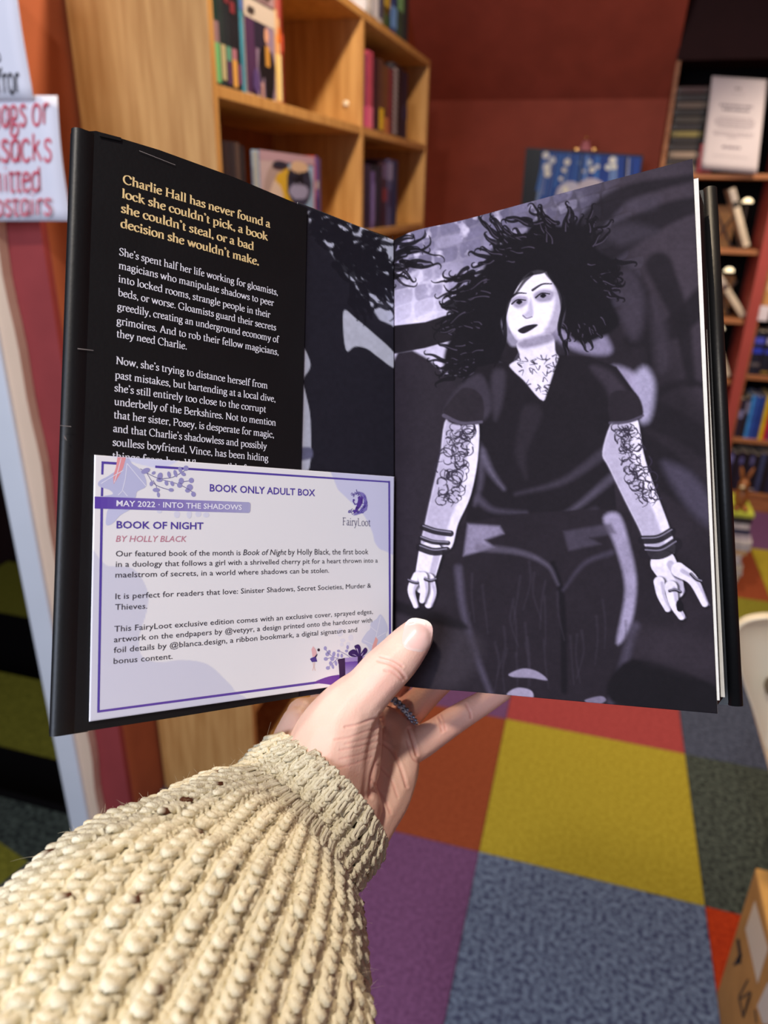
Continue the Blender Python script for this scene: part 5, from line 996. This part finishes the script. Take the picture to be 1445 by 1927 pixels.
# thumbnail: a curved plate seated on the nail bed
bvh = BVHTree.FromPolygons([tuple(v) for v in co2], [tuple(p.vertices) for p in me.polygons])
nc, al, ar = np.array((785., 1195.5)), np.array((.20, -.98)), np.array((.98, .20)); hits = []; NR, NS = 12, 40
for j in range(NR+1):
    for i in range(NS):
        r_ = j/NR; t = 2*math.pi*i/NS; ct, st_ = math.cos(t), math.sin(t); e = 2/2.9; q = nc+ar*28*r_*abs(ct)**e*np.sign(ct)+al*32*r_*abs(st_)**e*np.sign(st_)
        h = bvh.ray_cast(Vector(CAM), Vector(nz(ray(*q)))); hits.append((q, r_, (np.array(h[0])-CAM)@FW if h[0] is not None else None, ((q-nc)@al)/32))
dmed = np.median([h[2] for h in hits if h[2] is not None]); G = []; C = []
for q, r_, d, v in hits:
    d = dmed+.003 if d is None else min(d, dmed+.003); G.append(at(q[0], q[1], d-.0007*(1-r_**5)+.0001-.0005*(v > .8)))
    C.append(lin((246, 230, 212)) if v > .70+.12*r_*0 else (lin((240, 206, 194)) if v < -.8 else lin((240, 196, 184))))
Fc = [(j*NS+i, j*NS+(i+1) % NS, (j+1)*NS+(i+1) % NS, (j+1)*NS+i) for j in range(NR) for i in range(NS)]
tn = mesh('thumbnail', G, Fc, attr_mat('fingernail', .28, .5, sss=.1), pr, smooth=True, colors=np.array(C)); tn['label'] = 'pale pink thumbnail with a cream free edge'; fix_normals(tn)
# ring on the finger behind the book
rc = at(752, 1338, .402); ax = nz(at(820, 1290, .412)-at(745, 1372, .400)); e1 = nz(np.cross(ax, FW)); e2 = np.cross(ax, e1)
rg = thing('ring', 'silver ring with a braided beaded band worn on the finger behind the book', 'ring', rc); V = []; n1, n2 = 60, 10
for i in range(n1):
    a = 2*math.pi*i/n1; dr = e1*math.cos(a)+e2*math.sin(a)
    for k in range(n2): b = 2*math.pi*k/n2; V.append(rc+dr*(.0108+.0009*math.cos(b))+ax*.0019*math.sin(b))
Fc = [(i*n2+k, i*n2+(k+1) % n2, ((i+1) % n1)*n2+(k+1) % n2, ((i+1) % n1)*n2+k) for i in range(n1) for k in range(n2)]
MS = mat('silver', (225, 225, 230), .38, metal=1); mesh('band', V, Fc, MS, rg, smooth=True)
for s in (-1, 1):
    for k in range(26):
        a = 2*math.pi*(k+(.5 if s > 0 else 0))/26; c = rc+(e1*math.cos(a)+e2*math.sin(a))*.0118+ax*s*.0011; A = Acc(); ell(A, c, (.0011, .0011, .0011), n=8, m_=6)
        if k == 0 and s < 0: AB = Acc()
        AB.add(A.V, A.F)
AB.build('beading', mat('dark_silver', (170, 184, 210), .35, metal=1), rg, colored=False, smooth=True)
# ---------------------------------------------------------------- knitting
def sample_path(pts, s_n):
    P = catmull(np.array([np.append(at(a, b, c), (r_/F*c)) for a, b, c, r_ in pts]), 12); d = np.linalg.norm(np.diff(P[:, :3], axis=0), axis=1); L = np.concatenate([[0], np.cumsum(d)]); s = np.linspace(0, L[-1], s_n)
    Q = np.stack([np.interp(s, L, P[:, k]) for k in range(4)], 1); T = np.gradient(Q[:, :3], axis=0); T /= np.linalg.norm(T, axis=1)[:, None]
    N = np.zeros_like(T); v = -FW-(-FW@T[0])*T[0]; N[0] = v/np.linalg.norm(v)
    for i in range(1, s_n): v = N[i-1]-(N[i-1]@T[i])*T[i]; N[i] = v/np.linalg.norm(v)
    B = np.cross(T, N); return s, Q, T, N, B
WOOL = lin((228, 219, 193)); WOOL2 = lin((194, 182, 152)); FLECK = lin((92, 56, 40))
def knit(name, pts, ncol, rowh, yrf, hf, zf, seed, shape=None, K=12, tilt=0.0, sides=6, flecks=60, parent=pr, sag=0, amp=.2):
    s, Q, T, N, B = sample_path(pts, 200); rows = int(s[-1]/rowh); r = np.random.default_rng(seed); Vs = []; Fs = []; Cs = []; base = 0; t = np.arange(ncol*K)/K; col = np.floor(t).astype(int); fr2 = t-col
    fk = set(map(tuple, np.stack([r.integers(0, rows, flecks), r.integers(0, ncol, flecks)], 1)))
    for i in range(rows):
        th0 = 2*np.pi*t/ncol; si = i*rowh; sj = r.normal(0, .16, ncol)[col]
        kn = (col % 2 == 0); ph = 2*np.pi*fr2
        xx = t+.17*np.sin(2*ph)*np.where(kn, 1, -1)*0+.15*np.sin(2*ph)
        y = si+rowh*(hf*(.5-.5*np.cos(ph))*1.0+sj) + (shape(th0, si/s[-1]) if shape is not None else 0)
        y = np.clip(y, 0, s[-1]*1.0); th = 2*np.pi*xx/ncol
        R = np.interp(y, s, Q[:, 3]); colw = 2*np.pi*R/ncol; bumpn = np.where(kn, 1.0, -1.0)*np.sin(np.pi*fr2)
        fold = 1+.012*np.sin(th*3+y*60+seed)+.010*np.sin(th*5-y*90)
        rad = R*fold+colw*(zf*bumpn+amp*np.cos(2*ph)*np.where(kn, 1, -1))+r.normal(0, .10, ncol)[col]*colw
        c = np.stack([np.interp(y, s, Q[:, k]) for k in range(3)], 1); n_ = np.stack([np.interp(y, s, N[:, k]) for k in range(3)], 1); b_ = np.stack([np.interp(y, s, B[:, k]) for k in range(3)], 1)
        dr = n_*np.cos(th)[:, None]+b_*np.sin(th)[:, None]; P = c+dr*rad[:, None]
        Tn = np.roll(P, -1, 0)-np.roll(P, 1, 0); Tn /= np.linalg.norm(Tn, axis=1)[:, None]+1e-12
        n1_ = dr-(dr*Tn).sum(1)[:, None]*Tn; n1_ /= np.linalg.norm(n1_, axis=1)[:, None]; n2_ = np.cross(Tn, n1_)
        yr = colw*yrf*(1+.22*np.sin(ph*1.0+1.2)*0+r.normal(0, .07, ncol)[col])
        m = len(P)
        for k in range(sides):
            a = 2*np.pi*k/sides; tw = 1+.16*np.cos(2*(a+t*2*np.pi*1.5))+r.normal(0, .07, m); Vs.append(P+(n1_*np.cos(a)+n2_*np.sin(a))*(yr*tw)[:, None])
        ck = np.tile(WOOL, (m, 1))*(1-.0)+0; mixn = np.clip(r.normal(.15, .15, ncol), 0, .6)[col][:, None]; ck = ck*(1-mixn)+WOOL2*mixn
        for (ri, cj) in fk:
            if ri == i: q = (col == cj) & (fr2 > .3) & (fr2 < .3+.12+.4*((ri*7+cj) % 5 == 0)); ck[q] = FLECK
        for k in range(sides): Cs.append(ck)
        idx = np.arange(m)
        for k in range(sides):
            a, b = base+k*m, base+((k+1) % sides)*m; Fs.append(np.stack([a+idx, a+(idx+1) % m, b+(idx+1) % m, b+idx], 1))
        base += sides*m
    V = np.vstack(Vs); o = mesh(name, V, np.vstack(Fs), M_WOOL, parent, smooth=True, colors=np.vstack(Cs)); return o, V
M_WOOL = attr_mat('wool_yarn', .95, .12, sss=0, bump=.9, bs=1400)
sl_pts = [(545, 1560, .334, 150), (500, 1612, .324, 196), (462, 1670, .312, 240), (420, 1740, .298, 285), (370, 1820, .282, 325), (320, 1910, .264, 368), (260, 2020, .246, 410), (190, 2150, .228, 450), (110, 2300, .21, 490)]
cf_pts = [(622, 1488, .350, 138), (600, 1512, .346, 148), (570, 1546, .341, 152), (535, 1585, .334, 156), (495, 1630, .325, 160), (465, 1670, .318, 160)]
o1, V1 = knit('sweater_sleeve', sl_pts, 94, .0041, .34, 1.9, .5, 5, K=10, sides=6, flecks=110)
o2, V2 = knit('sweater_cuff', cf_pts, 76, .0034, .31, 1.9, .5, 8, K=10, sides=7, flecks=30)
def liner(name, pts, dr, m_):
    s, Q, T, N, B = sample_path(pts, 60); V = []; n = 48
    for i in range(60):
        for k in range(n): a = 2*math.pi*k/n; V.append(Q[i, :3]+(N[i]*math.cos(a)+B[i]*math.sin(a))*(Q[i, 3]-dr))
    idx = np.arange(59*n).reshape(59, n); nxt = np.roll(idx, -1, 1); F_ = np.stack([idx.ravel(), nxt.ravel(), (nxt+n).ravel(), (idx+n).ravel()], 1)
    return mesh(name, V, F_, m_, pr, smooth=True)
ML = mat('sleeve_inside', (150, 134, 104), .95, .1, ns=200, na=.3)
liner('sleeve_lining', sl_pts, .0055, ML); liner('cuff_lining', cf_pts, .0030, ML)
# loose wool fibres
def fuzz(V, count, seed, lmin, lmax, wd):
    r = np.random.default_rng(seed); vs = []; fs = []; cen = V.mean(0)
    for k in range(count):
        p = V[r.integers(len(V))]; d = r.normal(0, 1, 3); d -= FW*abs(d@FW)*.5; d /= np.linalg.norm(d); L = r.uniform(lmin, lmax); b = len(vs); w_ = nz(np.cross(d, FW+r.normal(0, .2, 3)))*wd; cv = r.normal(0, 1, 3)*L*.7
        for q in range(5): t = q/4; c = p+d*L*t+cv*t*t; vs += [c-w_*(1-t*.7), c+w_*(1-t*.7)]
        for q in range(4): fs.append((b+2*q, b+2*q+1, b+2*q+3, b+2*q+2))
    return vs, np.array(fs)
for V_, cnt, nm, sd, o_ in ((V1, 16000, 'wool_fuzz', 1, o1), (V2, 5000, 'wool_fuzz', 2, o2)):
    vs, fs = fuzz(V_, cnt, sd, .0008, .0034, .00005); o = mesh(nm, vs, fs, mat('wool_fibre', (226, 212, 178), .9, .2), o_); o['kind'] = 'stuff'
# ================================================================ groups of repeated things
for o in bpy.data.objects:
    if o.parent is not None or 'label' not in o: continue
    n = o.name.split('.')[0]; x, y, z = o.location
    if n == 'book':
        if 'leaning diagonally' in o['label']: g = 'leaning display books below the notice'
        elif 'floor stack' in o['label']: g = 'books in the floor stack'
        elif 'flat stack' in o['label'] or 'short red book' in o['label']: g = 'books beside the notice'
        elif x < -.3 and y < 3.2: g = 'books on top of the oak bookcase' if z > 1.8 else 'books on the upper shelf of the oak bookcase' if z > 1.5 else 'books on the lower shelf of the oak bookcase'
        else: g = 'books on the brown bookcase right of the pillar'
        o['group'] = g
    else:
        g = {'book_stand': 'crossed book stands below the notice', 'box': 'tan boxes behind the book stands', 'shelf_lamp': 'domed shelf lamps', 'paper_sign': 'hand-lettered paper signs', 'bookcase': 'bookcases'}.get(n)
        if g: o['group'] = g
